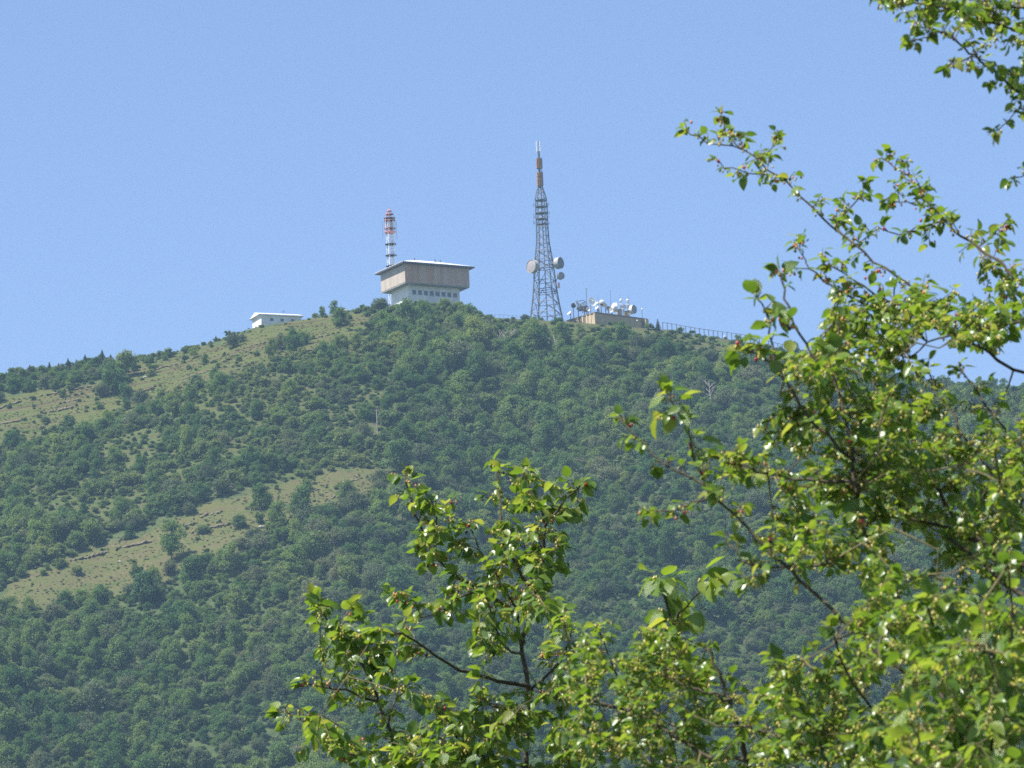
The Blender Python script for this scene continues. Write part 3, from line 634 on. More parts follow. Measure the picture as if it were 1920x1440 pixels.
for i in (3, 5):
    z = tz(prof[i][0]); b = MB(); q = [corner(k, i) * 1.0 for k in range(4)]
    for k in range(4): b.tube([q[k] + Vector((0, 0, .55)), q[(k + 1) % 4] + Vector((0, 0, .55))], .1, 5)
    b.obj('platform_rail', STEELD, tw)
b = MB(); b.tube([(.15, .1, -.3), (.15, .1, tz(300))], .13, 6); b.obj('cable_ladder', STEEL, tw)
rr_ = random.Random(4)
for k in range(26):       # bristle of small aerials on the middle section
    pyq = rr_.uniform(374, 424); a = rr_.uniform(0, 6.28); z = tz(pyq); r0, r1 = 1.1, rr_.uniform(2.0, 2.5)
    b = MB(); b.tube([(r0 * math.cos(a), r0 * math.sin(a), z), (r1 * math.cos(a), r1 * math.sin(a), z)], .04, 4); b.tube([(r1 * math.cos(a), r1 * math.sin(a), z - .45), (r1 * math.cos(a), r1 * math.sin(a), z + .45)], .045, 4); b.obj('dipole_aerial', STEEL, tw)
for pyq in (376, 388, 400, 411, 421):
    z = tz(pyq); b = MB(); b.lathe([(.3, z - .06), (1.45, z - .06), (1.45, z + .06), (.3, z + .06), (.3, z - .06)], None, 12); b.obj('work_platform', STEEL, tw)
b = MB(); b.tube([(0, 0, tz(352)), (0, 0, tz(284))], .28, 8); b.obj('mast_tube', STEEL, tw)
b = MB(); b.tube([(.62, -.2, tz(356)), (.55, -.2, tz(296))], .1, 6); b.obj('feeder_pipe', STEELD, tw)
def antenna_box(y0, y1, wd, lb, tiers):
    o = empty('antenna_array', (tx, tY, zt0 + tz(y1)), R_(18), lb, 'antenna'); h = tz(y0) - tz(y1); g = h / tiers
    for tI in range(tiers):
        for (dx, dy) in ((1, 0), (-1, 0), (0, 1), (0, -1)):
            b = MB(); c = wd; hw = wd * .72
            if dx: b.box((dx * c - .12, -hw, tI * g + .06), (dx * c + .12, hw, (tI + 1) * g - .06))
            else: b.box((-hw, dy * c - .12, tI * g + .06), (hw, dy * c + .12, (tI + 1) * g - .06))
            b.obj('panel', ORANGE, o)
    part('core', STEELD, o, ((-wd * .5, -wd * .5, .02), (wd * .5, wd * .5, h - .02)))
antenna_box(323, 349, .62, 'lower orange-brown antenna array near the top of the tall tower', 3)
antenna_box(297, 316.5, .62, 'upper orange-brown antenna array near the top of the tall tower', 2)
o = empty('rod_antenna', (tx, tY, zt0 + tz(290)), 0, 'pair of thin upright white aerials crowning the tall tower', 'antenna')
z1 = tz(265) - tz(290); z2 = tz(284) - tz(290)
b = MB(); b.tube([(0, 0, -.9), (0, 0, z2)], .1, 6); b.tube([(-.42, 0, z2), (.42, 0, z2)], .09, 5); b.obj('bracket', STEEL, o)
for dx, m in ((-.45, STEELW), (.12, STEEL), (.45, STEELW)):
    b = MB(); b.tube([(dx, 0, z2 - .1), (dx, 0, z1)], .13 if m is STEELW else .07, 6); b.obj('rod', m, o)

# dishes -----------------------------------------------------------------------
DISHT = mat('weathered_dish_paint', (.32, .31, .30), (.43, .42, .40), .6, 1)
def aim(d): return Vector(d).normalized().to_track_quat('Z', 'Y').to_matrix().to_4x4()
def drum_dish(px_, py_, Y_, R, depth, d, lb, grp, fm=DISHG, sm=DISHW, to=None, name='drum_antenna', rear=None):
    c = place(px_, py_, Y_); o = empty(name, c, 0, lb, 'dish', grp); A = aim(d)
    b = MB(); b.lathe([(R * .25, -depth * .95), (R * .8, -depth * .55), (R, -depth * .3), (R, depth * .5), (R * .96, depth * .5), (R * .96, -depth * .25), (.02, -depth * .25)], A, 24); b.obj('shroud', sm, o)
    b = MB(); b.lathe([(R * .955, depth * .42), (R * .6, depth * .48), (.02, depth * .52)], A, 24); b.obj('radome', fm, o)
    b = MB(); b.tube([A @ Vector((0, 0, -depth * .9)), A @ Vector((0, 0, -depth * 1.35))], R * .16, 8)
    if to is not None: b.tube([A @ Vector((0, 0, -depth * 1.3)), Vector(to) - c], .1, 6)
    b.obj('mount', STEELD, o); return o
def dish(px_, py_, Y_, R, d, lb, grp, m=DISHW, base_z=None, feed=True, name='dish_antenna'):
    c = place(px_, py_, Y_); o = empty(name, c, 0, lb, 'dish', grp); A = aim(d)
    pr = [(.02, 0)] + [(R * t, .32 * R * t * t) for t in (.35, .65, .85, 1)]; back = [(R * t, .32 * R * t * t - .05) for t in (1.0, .7, .35)] + [(.02, -.07)]
    b = MB(); b.lathe(pr + [(R * 1.02, .32 * R - .02)] + back, A, 20); b.obj('reflector', m, o, True)
    b = MB(); b.lathe([(.02, -.5 * R), (.3 * R, -.35 * R), (.34 * R, -.04)], A, 10); b.obj('hub', STEEL, o)
    if feed:
        b = MB()
        for k in range(3): a = 2.1 * k; b.tube([A @ Vector((R * .8 * math.cos(a), R * .8 * math.sin(a), .2 * R)), A @ Vector((0, 0, .75 * R))], .03, 4)
        b.tube([A @ Vector((0, 0, .62 * R)), A @ Vector((0, 0, .85 * R))], .09 * R + .05, 8); b.obj('feed', DISHW, o)
    b = MB(); b.tube([A @ Vector((0, 0, -.35 * R)), Vector((0, 0, -.5 * R)) + A @ Vector((0, 0, -.4 * R)), Vector((A[0][2] * -.4 * R, A[1][2] * -.4 * R, (base_z - c.z) if base_z is not None else -R * 1.3))], [.09, .09, .12], 6); b.obj('post', STEELD, o)
    return o
TG = 'dishes mounted on the tall tower'
def leg_pt(k, i): return Vector((tx, tY, zt0)) + corner(k, i)
drum_dish(999.5, 500, tY - 3.2, 1.75, 1.6, (-.72, -.68, .04), 'large grey drum dish on the left side of tall tower', TG, to=leg_pt(3, 5), sm=DISHT)
drum_dish(1047, 493.5, tY - 1.2, 1.5, 1.5, (.82, -.57, 0), 'large drum dish with dark face on the right side of tower', TG, to=leg_pt(1, 5), sm=DISHT, fm=mat('shaded_radome', (.16, .16, .18), (.2, .2, .22), .6, 2))  # radome darkened to paint in the shade on its face
drum_dish(1051, 517.5, tY - 1.0, .98, .9, (.5, -.85, 0), 'smaller pale dish below the dark-faced one on the tower', TG, to=leg_pt(1, 4), sm=DISHT)
c = place(1047.5, 535, tY - .5); o = empty('panel_antenna', c, R_(20), 'small pinkish panel antenna low on the right tower leg', 'antenna')
b = MB(); b.box((-.3, -.12, -.7), (.3, .12, .7)); b.obj('cover', mat('pink_cover', (.6, .42, .42), (.68, .5, .5), .6, 2), o); b = MB(); b.tube([(0, .1, 0), leg_pt(1, 3) - c + Vector((0, 0, .3))], .07, 5); b.obj('bracket', STEELD, o)

# the tan radio building with the roof full of dishes ---------------------------
AZ2 = R_(40); bY = YR + 1.5
n0 = place(1115.5, 585, bY); zg2 = place(1114, 612, bY).z - 1
rb = empty('radio_building', (n0.x, n0.y, zg2), AZ2, 'low flat-roofed tan building crowded with dishes right of the tall tower', 'building')
lx, ly = 95.5 * S / math.cos(AZ2) * 1.03, 52.5 * S / math.sin(AZ2) * 1.0; H2 = n0.z - zg2
part('wall', TAN, rb, ((0, 0, -2), (lx, ly, H2 - .25)))
part('roof_slab', mat('roof_edge', (.16, .12, .09), (.22, .17, .12), .9, 1), rb, ((-.18, -.18, H2 - .25), (lx + .18, ly + .18, H2)))
for k, u_ in enumerate((0.0, .14, .26, .42, .58, .74, .9)):
    part('pilaster', TAND, rb, ((-.14, u_ * ly + .02, -2), (0, u_ * ly + .55, H2 - .26)))
for k, u_ in enumerate((.34, .5, .66, .82)):
    part('dark_strip', DKBROWN, rb, ((-.05, u_ * ly + .1, -.5), (.0, u_ * ly + .9, H2 - .5)))  # dark brown upright strips along this wall
part('corner_pier', TAND, rb, ((lx - .9, -.6, -2), (lx + .1, -.01, H2 - .3)))
part('end_door', DKBROWN, rb, ((lx - 1.9, -.05, -1), (lx - 1.05, 0, H2 - .6)))
RG = 'antennas on the roof of the radio building'
zroof = zg2 + H2
def rl(px_, v_):     # depth on the roof at a picture column: v_ 0..1 from the front edges back
    u_ = (px_ - 1115.5) * S
    front = (u_ * math.tan(AZ2) if u_ > 0 else -u_ / math.tan(AZ2)); return bY + front + .5 + v_ * 2.2
dish(1068.5, 588, rl(1068, .1), 0.73, (-.55, -.45, .7), 'white upturned dish at the left end of the radio building roof', RG, base_z=zroof, feed=False)
dish(1075, 572.5, rl(1075, .3), 0.67, (.25, .95, .1), 'dark round dish seen from behind at left of the roof', RG, m=STEELD, base_z=zroof, feed=False)
dish(1082, 568, rl(1082, .3), 0.67, (-.8, -.45, .35), 'narrow bright white dish beside the dark round one', RG, base_z=zroof, feed=False)
drum_dish(1088, 577.5, rl(1088, .5), 0.86, .9, (-.6, -.75, .15), 'dull grey drum dish low at left of the roof', RG, to=(place(1088, 577.5, rl(1088, .5)) + Vector((.5, .8, -1.2))), sm=DISHG)
drum_dish(1098, 579, rl(1098, .2), 0.81, .8, (.5, -.85, 0), 'brownish grey drum dish beside the dull grey one', RG, sm=mat('brown_grey', (.2, .17, .15), (.26, .22, .2), .7, 2), fm=mat('brown_grey2', (.16, .13, .12), (.22, .19, .17), .7, 2), to=(place(1098, 579, rl(1098, .2)) + Vector((-.3, .8, -1))))
dish(1109, 567, rl(1109, .3), 1.27, (.55, -.75, .28), 'largest white dish turned right on the roof, left of centre', RG, base_z=zroof)
dish(1128.5, 570, rl(1128, .5), 1.02, (.5, .55, .5), 'white dish seen from its side and back, centre of roof', RG, base_z=zroof)
dish(1141, 579, rl(1141, .2), 0.69, (.2, -.9, .2), 'small grey half-hidden dish at the roof centre', RG, m=DISHG, base_z=zroof, feed=False)
drum_dish(1153, 576.5, rl(1153, .3), 1.16, 1.0, (.9, .1, .05), 'white drum dish facing right, on the right half of roof', RG, fm=STEELD, to=(place(1153, 576.5, rl(1153, .3)) + Vector((-.9, .3, -1.5))))
for a, b_, R, dd, lb in [(1094, 571, .55, (-.5, -.8, .2), 'small white dish under the gantry on the roof'), (1103, 580, .5, (.3, -.9, .2), 'small white dish low in front of the largest one'), (1119, 577, .55, (-.6, -.6, .4), 'small tilted dish between the two biggest white dishes'),
                         (1136, 573, .5, (.7, -.5, .2), 'small white dish by the tallest thin aerial'), (1147, 583, .45, (-.3, -.9, .1), 'tiny pale dish left of the white drum facing right'), (1170, 576, .6, (.4, -.85, .1), 'pale dish between the two tall horn antennas')]:
    dish(a, b_, rl(a, .35), R, dd, lb, RG, base_z=zroof, feed=False)
drum_dish(1186, 580.5, rl(1186, .3), 1.16, 1.1, (.75, -.6, 0), 'white drum dish with grey face at the right of roof', RG, to=(place(1186, 580.5, rl(1186, .3)) + Vector((-.9, .5, -1.5))))
for i, (a, b_, w_, h_, m, lb) in enumerate([(1162, 588, 1.0, 1.7, TAND, 'small tan hut on the roof between the two right drum dishes'), (1174, 590, .9, 1.5, TAN, 'tan vent block on the roof left of the rightmost drum')]):
    c = place(a, b_, rl(a, .5)); o = empty('roof_hut', (c.x, c.y, zroof), AZ2, lb, 'hut'); part('wall', m, o, ((-w_ / 2, -w_ / 2, 0), (w_ / 2, w_ / 2, h_))); part('cap', STEELD, o, ((-w_ / 2 - .06, -w_ / 2 - .06, h_), (w_ / 2 + .06, w_ / 2 + .06, h_ + .1)))
def horn(px_, py_, lb):
    Yq = rl(px_, .6); c = place(px_, py_, Yq); o = empty('horn_antenna', (c.x, c.y, zroof), 0, lb, 'antenna', RG); h = c.z - zroof
    b = MB(); b.tube([(0, 0, 0), (0, 0, h - .3)], .09, 6); b.obj('pole', STEEL, o)
    b = MB(); b.lathe([(.12, h - .5), (.33, h - .15), (.36, h + .15), (.2, h + .35), (.02, h + .4)], None, 12); b.obj('horn', DISHW, o)
    for k, q in enumerate((1.0, 1.7, 2.3)):
        if q < h - .2: b = MB(); b.box((-.4 + .2 * k, -.3, h - q - .3), (.15 + .2 * k, .1, h - q + .2)); b.obj('equipment_box', DISHG if k % 2 else DISHW, o)
horn(1164, 563, 'left of the two tall horn antennas on the roof'); horn(1176.5, 563.5, 'right of the two tall horn antennas on the roof'); horn(1179, 571, 'short horn antenna beside the right tall one on the roof'); horn(1121, 569, 'short horn antenna right of the largest white dish')
def whip(px_, py_, lb, r0=.06):
    Yq = rl(px_, .9); c = place(px_, py_, Yq); o = empty('whip_aerial', (c.x, c.y, zroof), 0, lb, 'aerial', RG); h = c.z - zroof
    b = MB(); b.tube([(0, 0, 0), (0, 0, h * .45)], r0, 6); b.obj('mast', STEELD, o); b = MB(); b.tube([(0, 0, h * .45), (0, 0, h)], [r0 * .7, r0 * .5], 5); b.obj('whip', STEELD, o)
whip(1144, 543, 'tallest thin aerial rising from the middle of the roof', .08); whip(1121, 555, 'thin aerial right of the largest white dish'); whip(1162, 553, 'thin aerial at the left horn antenna'); whip(1178.5, 556, 'thin aerial at the right horn antenna')
c = place(1091, 566, rl(1091, .8)); o = empty('cable_gantry', (c.x, c.y, zroof), 0, 'dark steel gantry arch behind the left dishes of the roof', 'gantry', RG); h = c.z - zroof
for s_ in (-1, 1): b = MB(); b.tube([(s_ * 1.0, 0, 0), (s_ * 1.0, 0, h)], .08, 5); b.obj('post', STEELD, o)
b = MB(); b.tube([(-1.0, 0, h), (-.4, 0, h + .35), (.4, 0, h + .35), (1.0, 0, h)], .08, 5); b.tube([(-1, 0, h - .6), (1, 0, h)], .05, 5); b.obj('arch', STEELD, o)
c = place(1141, 583, rl(1141, 0)); o = empty('roof_pipe', (c.x, c.y, zroof), 0, 'white bent pipe along the front edge of roof', 'pipe'); b = MB(); b.tube([(-1.3, -.1, .25), (-.2, 0, .2), (.5, 0, .25), (.85, 0, .5), (1.0, 0, .95)], .1, 7); b.obj('tube', STEELW, o)
b = MB(); b.box((-1.25, -.15, 0), (-1.15, -.05, .2)); b.obj('clip', STEELD, o)
# globe lamps
def globe_lamp(px_, py_, Y_, zb_, lb, rad=.24):
    c = place(px_, py_, Y_); o = empty('globe_lamp', (c.x, c.y, zb_), 0, lb, 'lamp', 'white globe lamps on posts'); h = c.z - zb_
    b = MB(); b.tube([(0, 0, 0), (0, 0, h - rad * .8)], .06, 6); b.obj('post', STEELD, o)
    b = MB(); b.lathe([(.02, h - rad), (rad * .7, h - rad * .7), (rad, h), (rad * .7, h + rad * .7), (.02, h + rad)], None, 14); b.obj('globe', GLOBE, o, True)
Yq = rl(1099, 1.2); globe_lamp(1099, 541, Yq, zroof, 'globe lamp on a tall post above the left dishes of the roof', .3)
Yq = rl(1203.6, .3); globe_lamp(1203.6, 579.6, Yq, zroof, 'globe lamp at the right end of the radio building roof')
q = place(1274, 615, YR - .4); globe_lamp(1274, 615, YR - .4, terr1(q.x, YR - .4), 'globe lamp at the left stretch of the fence')
q = place(1358, 631, YR - .4); globe_lamp(1358, 631, YR - .4, terr1(q.x, YR - .4), 'globe lamp at the right stretch of the fence')
c = place(1194.5, 601.5, bY + 79 * S * math.tan(AZ2) - .3); o = empty('wall_lamp', c, AZ2, 'small white round lamp on the shaded wall of the radio building', 'lamp'); b = MB(); b.lathe([(.02, -.26), (.2, -.18), (.26, 0), (.2, .18), (.02, .26)], None, 12); b.obj('globe', GLOBE, o, True); b = MB(); b.tube([(0, 0, 0), (0, .5, 0)], .05, 5); b.obj('arm', STEELD, o)

# the white shed on the left -----------------------------------------------------
AZ3 = R_(24); n3_ = place(489.5, 589.5, YR + 1.0); zg3 = place(490, 615, YR + 1).z - .6
sh = empty('white_shed', (n3_.x, n3_.y, zg3), AZ3, 'low white shed with shallow roof alone on the left of the summit', 'shed'); H3 = n3_.z - zg3
sx_, sy_ = 74 * S / math.cos(AZ3), 19 * S / math.sin(AZ3)
part('wall', WHITEW, sh, ((0, 0, -1.5), (sx_, sy_, H3 - .15)))
b = MB(); e = .5; b.add([(-e, -e, H3 - .15), (sx_ + e, -e, H3 - .15), (sx_ + e, sy_ + e, H3 - .15), (-e, sy_ + e, H3 - .15), (-e, -e, H3 + .1), (sx_ + e, -e, H3 + .1), (sx_ + e, sy_ + e, H3 + .1), (-e, sy_ + e, H3 + .1), (-e, sy_ * .5, H3 + 1.15), (sx_ + e, sy_ * .5, H3 + 1.15)],
      [(3, 2, 1, 0), (0, 1, 5, 4), (2, 3, 7, 6), (4, 5, 9, 8), (6, 7, 8, 9), (3, 0, 4, 8, 7), (1, 2, 6, 9, 5)]); rf = b.obj('roof', ROOFW, sh)
part('fascia', FASC, sh, ((-e - .03, -e, H3 - .16), (-e - .002, sy_ + e, H3 + .1)))
for u_ in (.13, .38, .63, .87): part('pillar', STEELW, sh, ((u_ * sx_, -.14, -1.5), (u_ * sx_ + .28, 0, H3 - .16)))
for u_ in (.22, .48, .74): part('window', GLASS, sh, ((u_ * sx_, -.03, H3 - 1.6), (u_ * sx_ + .9, .0, H3 - .9)))
b = MB(); b.tube([(sx_ * .68, sy_ * .5, H3 + .9), (sx_ * .68, sy_ * .5, H3 + 2.1)], .04, 5)
for k in range(3): b.tube([(sx_ * .68 - .4, sy_ * .5, H3 + 1.6 + .2 * k), (sx_ * .68 + .4, sy_ * .5, H3 + 1.6 + .2 * k)], .03, 4)
b.obj('roof_aerial', STEELD, sh)

# fences --------------------------------------------------------------------------
def fence(pts, h, gap, lb, m, rails, pr=.055):
    P = [Vector(p) for p in pts]; o = empty('railing_fence', P[0], 0, lb, 'fence'); tops = []; 
    for i, p_ in enumerate(P):
        q = p_ - P[0]; b = MB(); b.tube([q + Vector((0, 0, -.4)), q + Vector((0, 0, h))], pr, 5); b.obj('post', m, o)
    for u_ in rails:
        b = MB(); b.tube([p_ - P[0] + Vector((0, 0, h * u_)) for p_ in P], pr * .7, 5); b.obj('rail', m, o)
    return o, P
P = []
px_ = 1243.0
while px_ < 1500:
    q = at(px_, 620, YR + .6); P.append((q.x, YR + .6, terr1(q.x, YR))); px_ += 8.55
fo, P = fence(P, 1.95, 1.2, 'long dark railing fence along the skyline right of the spruce', STEELD, (.98,), .095)
b = MB(); b.tube([p_ - P[0] + Vector((0, .1, .0)) for p_ in P[:16]], .16, 4); b.obj('kerb', ROCK, fo)
P = []
for k in range(9):
    q = at(928 + 8.2 * k, 596, YR + .8); P.append((q.x, YR + .8, terr1(q.x, YR)))
fence(P, 1.0, 1, 'low thin wire fence on the skyline left of the tall tower', STEEL, (.9,), .035)

# ------------------------------------------------------------------ mulberry trees in the foreground
def leaf_material():
    m = bpy.data.materials.new('mulberry_leaf'); m.use_nodes = True; t = m.node_tree; t.nodes.clear(); N = t.nodes.new; L = t.links.new
    oi = N('ShaderNodeObjectInfo'); ge = N('ShaderNodeNewGeometry'); at_ = N('ShaderNodeAttribute'); at_.attribute_name = 'leaf_tone'
    a = N('ShaderNodeMath'); a.operation = 'ADD'; L(oi.outputs['Random'], a.inputs[0]); L(at_.outputs['Fac'], a.inputs[1])
    fr = N('ShaderNodeMath'); fr.operation = 'FRACT'; L(a.outputs[0], fr.inputs[0])
    r = N('ShaderNodeValToRGB'); e = r.color_ramp.elements
    e[0].position = 0; e[0].color = (.062, .13, .02, 1); e[1].position = 1; e[1].color = (.27, .295, .06, 1)
    for p_, c_ in ((.3, (.106, .19, .028)), (.65, (.15, .235, .036)), (.88, (.2, .275, .048))): k = e.new(p_); k.color = (*c_, 1)
    L(fr.outputs[0], r.inputs[0])
    hs = N('ShaderNodeMix'); hs.data_type = 'RGBA'; hs.inputs[7].default_value = (.19, .26, .10, 1); L(r.outputs[0], hs.inputs[6])
    bf = N('ShaderNodeMath'); bf.operation = 'MULTIPLY'; bf.inputs[1].default_value = .55; L(ge.outputs['Backfacing'], bf.inputs[0]); L(bf.outputs[0], hs.inputs[0])
    tc = N('ShaderNodeTexCoord'); wv = N('ShaderNodeTexNoise'); wv.inputs['Scale'].default_value = 90; L(tc.outputs['Object'], wv.inputs['Vector'])
    bp = N('ShaderNodeBump'); bp.inputs['Strength'].default_value = .35; bp.inputs['Distance'].default_value = .004; L(wv.outputs['Fac'], bp.inputs['Height'])
    p = N('ShaderNodeBsdfPrincipled'); p.inputs['Roughness'].default_value = .31; p.inputs['Specular IOR Level'].default_value = .6; L(hs.outputs[2], p.inputs['Base Color']); L(bp.outputs[0], p.inputs['Normal'])
    tr = N('ShaderNodeBsdfTranslucent'); h2 = N('ShaderNodeHueSaturation'); h2.inputs['Value'].default_value = 1.5; h2.inputs['Saturation'].default_value = 1.1; h2.inputs['Hue'].default_value = .485; L(r.outputs[0], h2.inputs['Color']); L(h2.outputs[0], tr.inputs['Color'])
    ms = N('ShaderNodeMixShader'); ms.inputs[0].default_value = .5; L(p.outputs[0], ms.inputs[1]); L(tr.outputs[0], ms.inputs[2])
    o = N('ShaderNodeOutputMaterial'); L(ms.outputs[0], o.inputs[0]); return m
LEAF = leaf_material()
BARKM = mat('mulberry_bark', (.04, .032, .02), (.10, .08, .052), .85, 30, stretch=(1, 1, 1), bump=.3)
TWIG = mat('green_brown_twig', (.10, .085, .04), (.17, .14, .06), .7, 20)
def berry_mat(n, c): return mat(n, c, tuple(min(1, q * 1.35) for q in c), .4, 120, spec=.5)
BGREEN = berry_mat('unripe_berry', (.34, .28, .065)); BORANGE = berry_mat('turning_berry', (.46, .19, .075)); BRED = berry_mat('red_berry', (.30, .03, .035)); BBLACK = berry_mat('ripe_black_berry', (.025, .008, .014))
def leaf_shape(seed):
    r = random.Random(seed); fold = r.uniform(.1, .32); curl = r.uniform(-.06, .3); tw = r.uniform(-.25, .25); asym = r.uniform(.9, 1.1)
    ts = [0, .1, .28, .5, .72, .9, 1]; ws = [.02, .27, .38, .36, .25, .1, .0]; v = []; f = []
    for t_, w_ in zip(ts, ws):
        z = -curl * t_ * t_ ; wv = .03 * math.sin(t_ * 9 + seed)
        for s_ in (-1, 0, 1):
            a = tw * t_; x = s_ * w_ * (asym if s_ > 0 else 1); zz = z + abs(s_) * (w_ * fold * 1.6 + wv)
            v.append((x * math.cos(a) - zz * math.sin(a) * .3, t_ - (.06 if (s_ and t_ < .15) else 0), zz + x * math.sin(a)))
    for i in range(len(ts) - 1):
        for j in (0, 1): k = i * 3 + j; f.append((k, k + 1, k + 4, k + 3))
    k = len(v); v += [(-.012, -.3, .06), (.012, -.3, .06), (.012, .02, 0), (-.012, .02, 0)]; f.append((k, k + 1, k + 2, k + 3))
    return np.array(v), f
LEAFS = [leaf_shape(k) for k in range(6)]
LMESH = []
for v, f in LEAFS:
    m_ = bpy.data.meshes.new('leaf'); m_.from_pydata(v.tolist(), [], f); m_.materials.append(LEAF); m_.shade_smooth(); LMESH.append(m_)
def berry_shape():
    b = MB(); n = 6; prof = [(.02, -.5), (.3, -.38), (.42, -.1), (.40, .15), (.26, .4), (.02, .5)]; b.lathe(prof, None, n)
    v = np.array(b.v); r = np.random.default_rng(2); v[:, :2] *= (1 + r.uniform(-.18, .18, len(v)))[:, None]; return v, b.f
BV, BF = berry_shape()

class Mulberry:
    def __init__(s, label, base_px, depth, seed):
        s.r = random.Random(seed); s.root = None; s.br = []; s.twigs = MB(); s.leaves = []; s.berries = []; s.label = label; s.samples = []; s.base = base_px; s.depth = depth
    def branch(s, pts, dT, dR, rT, rR, leafy=None, sp=.045, on=None, tl=(.05, .13), n=None):
        """picture points tip -> root with depths; on = index of the branch it springs from"""
        P = []; k = len(pts)
        for i, (a, b_) in enumerate(pts):
            t_ = i / max(k - 1, 1); P.append(at(a, b_, dT + (dR - dT) * t_))
        if on is not None:
            tgt = s.br[on]['P']; last = P[-1]; best = min(tgt, key=lambda q: (q - last).length); P.append(best.copy())
        Q = []; r = s.r                                # smooth (Catmull-Rom) with small crookedness
        for i in range(len(P) - 1):
            p0, p1, p2, p3 = P[max(i - 1, 0)], P[i], P[i + 1], P[min(i + 2, len(P) - 1)]
            m_ = max(3, int((p2 - p1).length / .07))
            for j in range(m_):
                u = j / m_; q = .5 * ((2 * p1) + (p2 - p0) * u + (2 * p0 - 5 * p1 + 4 * p2 - p3) * u * u + (3 * p1 - p0 - 3 * p2 + p3) * u ** 3)
                amp = .004 if i + j else 0; Q.append(q + Vector((r.gauss(0, amp), r.gauss(0, amp * 2), r.gauss(0, amp))))
        Q.append(P[-1]); nq = len(Q); sc = (dT + dR) / 2 / FPX
        rad = [(rT + (rR - rT) * (i / (nq - 1)) ** 1.2) * sc * .5 for i in range(nq)]
        s.br.append(dict(P=Q, rad=rad)); s.samples += [(q, i / (nq - 1)) for i, q in enumerate(Q)]
        if leafy:
            L_ = 0; nxt = 0; side = 1
            for i in range(nq - 1):
                L_ += (Q[i + 1] - Q[i]).length; t_ = i / (nq - 1)
                if t_ < leafy[0] or t_ > leafy[1]: continue
                if L_ >= nxt:
                    nxt = L_ + sp * r.uniform(.6, 1.4); d = (Q[max(i - 2, 0)] - Q[min(i + 2, nq - 1)]).normalized() if nq > 4 else Vector((0, 0, 1)); side = -side
                    out = Vector((r.gauss(0, 1), r.gauss(0, .9), r.gauss(.2, .8))); out = (out - d * out.dot(d)).normalized()
                    s.twig(Q[i], Q[i] + (d * r.uniform(.2, .8) + out).normalized() * r.uniform(*tl) * min(1, .35 + 2.5 * t_) + Vector((0, 0, .005)))
            d = (Q[0] - Q[min(3, nq - 1)]).normalized()
            for q in range(4): s.leaf(Q[0], (d + Vector((r.gauss(0, .5), r.gauss(0, .5), r.gauss(-.1, .5)))).normalized())
        return len(s.br) - 1
    def leaf(s, P, d, size=None):
        r = s.r; size = size or r.choice((1, 1, 1, .7, .55)) * r.uniform(.062, .088) * s.lscale
        nrm = Vector((r.gauss(-.12, .5), r.gauss(-.1, .5), 1.0)); d = Vector((d.x, d.y, d.z - r.uniform(.15, .7) * s.droop)).normalized(); x = d.cross(nrm).normalized(); nrm = x.cross(d).normalized()
        s.leaves.append((P + d * size * .3, x, d, nrm, size, r.randrange(6), r.random()))
    def berry(s, P, kind=None):
        r = s.r; u = r.random(); kind = kind if kind is not None else (0 if u < .62 else 1 if u < .82 else 2 if u < .92 else 3)
        s.berries.append((P, kind, r.uniform(.011, .019) * s.lscale ** .5, r.random() * 6.28, r.gauss(0, .6)))
    def twig(s, A, B, nl=None):
        r = s.r; mid = (A + B) / 2 + Vector((r.gauss(0, .012), r.gauss(0, .012), r.uniform(.0, .03))); Ln = (B - A).length
        s.twigs.tube([A, mid, B], [.0028, .0022, .0012], 4, False)
        nl = nl or max(3, int(Ln / (.026 * s.lscale)) + 1); d = (B - A).normalized()
        for k in range(nl):
            t_ = .2 + .8 * (k + r.random() * .5) / nl; q = A * (1 - t_) ** 2 + mid * 2 * t_ * (1 - t_) + B * t_ * t_
            out = Vector((r.gauss(0, 1), r.gauss(0, 1), r.gauss(0, .35))); out = (out - d * out.dot(d)).normalized()
            s.leaf(q, (d * .5 + out).normalized())
            if r.random() < s.bprob:
                for _ in range(r.choice((1, 2, 2, 3, 4))): s.berry(q + Vector((r.gauss(0, .012), r.gauss(0, .012), -r.uniform(.004, .03))))
    def fill(s, poly, n, depth, spread, tl=(.1, .26), maxd=.7):
        r = s.r; xs_ = [p[0] for p in poly]; ys_ = [p[1] for p in poly]; k = 0; g = 0
        while k < n and g < n * 40:
            g += 1; a, b_ = r.uniform(min(xs_), max(xs_)), r.uniform(min(ys_), max(ys_))
            if not bool(inpoly(a, b_, poly)): continue
            if vnoise(a / 42., b_ / 42., s.depth) < r.uniform(.02, .42): continue
            P = at(a, b_, depth + r.gauss(0, spread)); best = min(s.samples, key=lambda q: (q[0] - P).length_squared)[0]; v = P - best
            k += 1
            if v.length > .3:                            # a carrying twig first
                A = P - v.normalized() * r.uniform(*tl) + Vector((0, 0, -.03)); m_ = best + (A - best) * .5 + Vector((r.gauss(0, .03), r.gauss(0, .03), r.gauss(0, .02)))
                s.twigs.tube([best, m_, A], [.0042, .0032, .0022], 5, False); s.samples += [(m_, .5), (A, .5)]
            else: A = best
            s.twig(A, P)
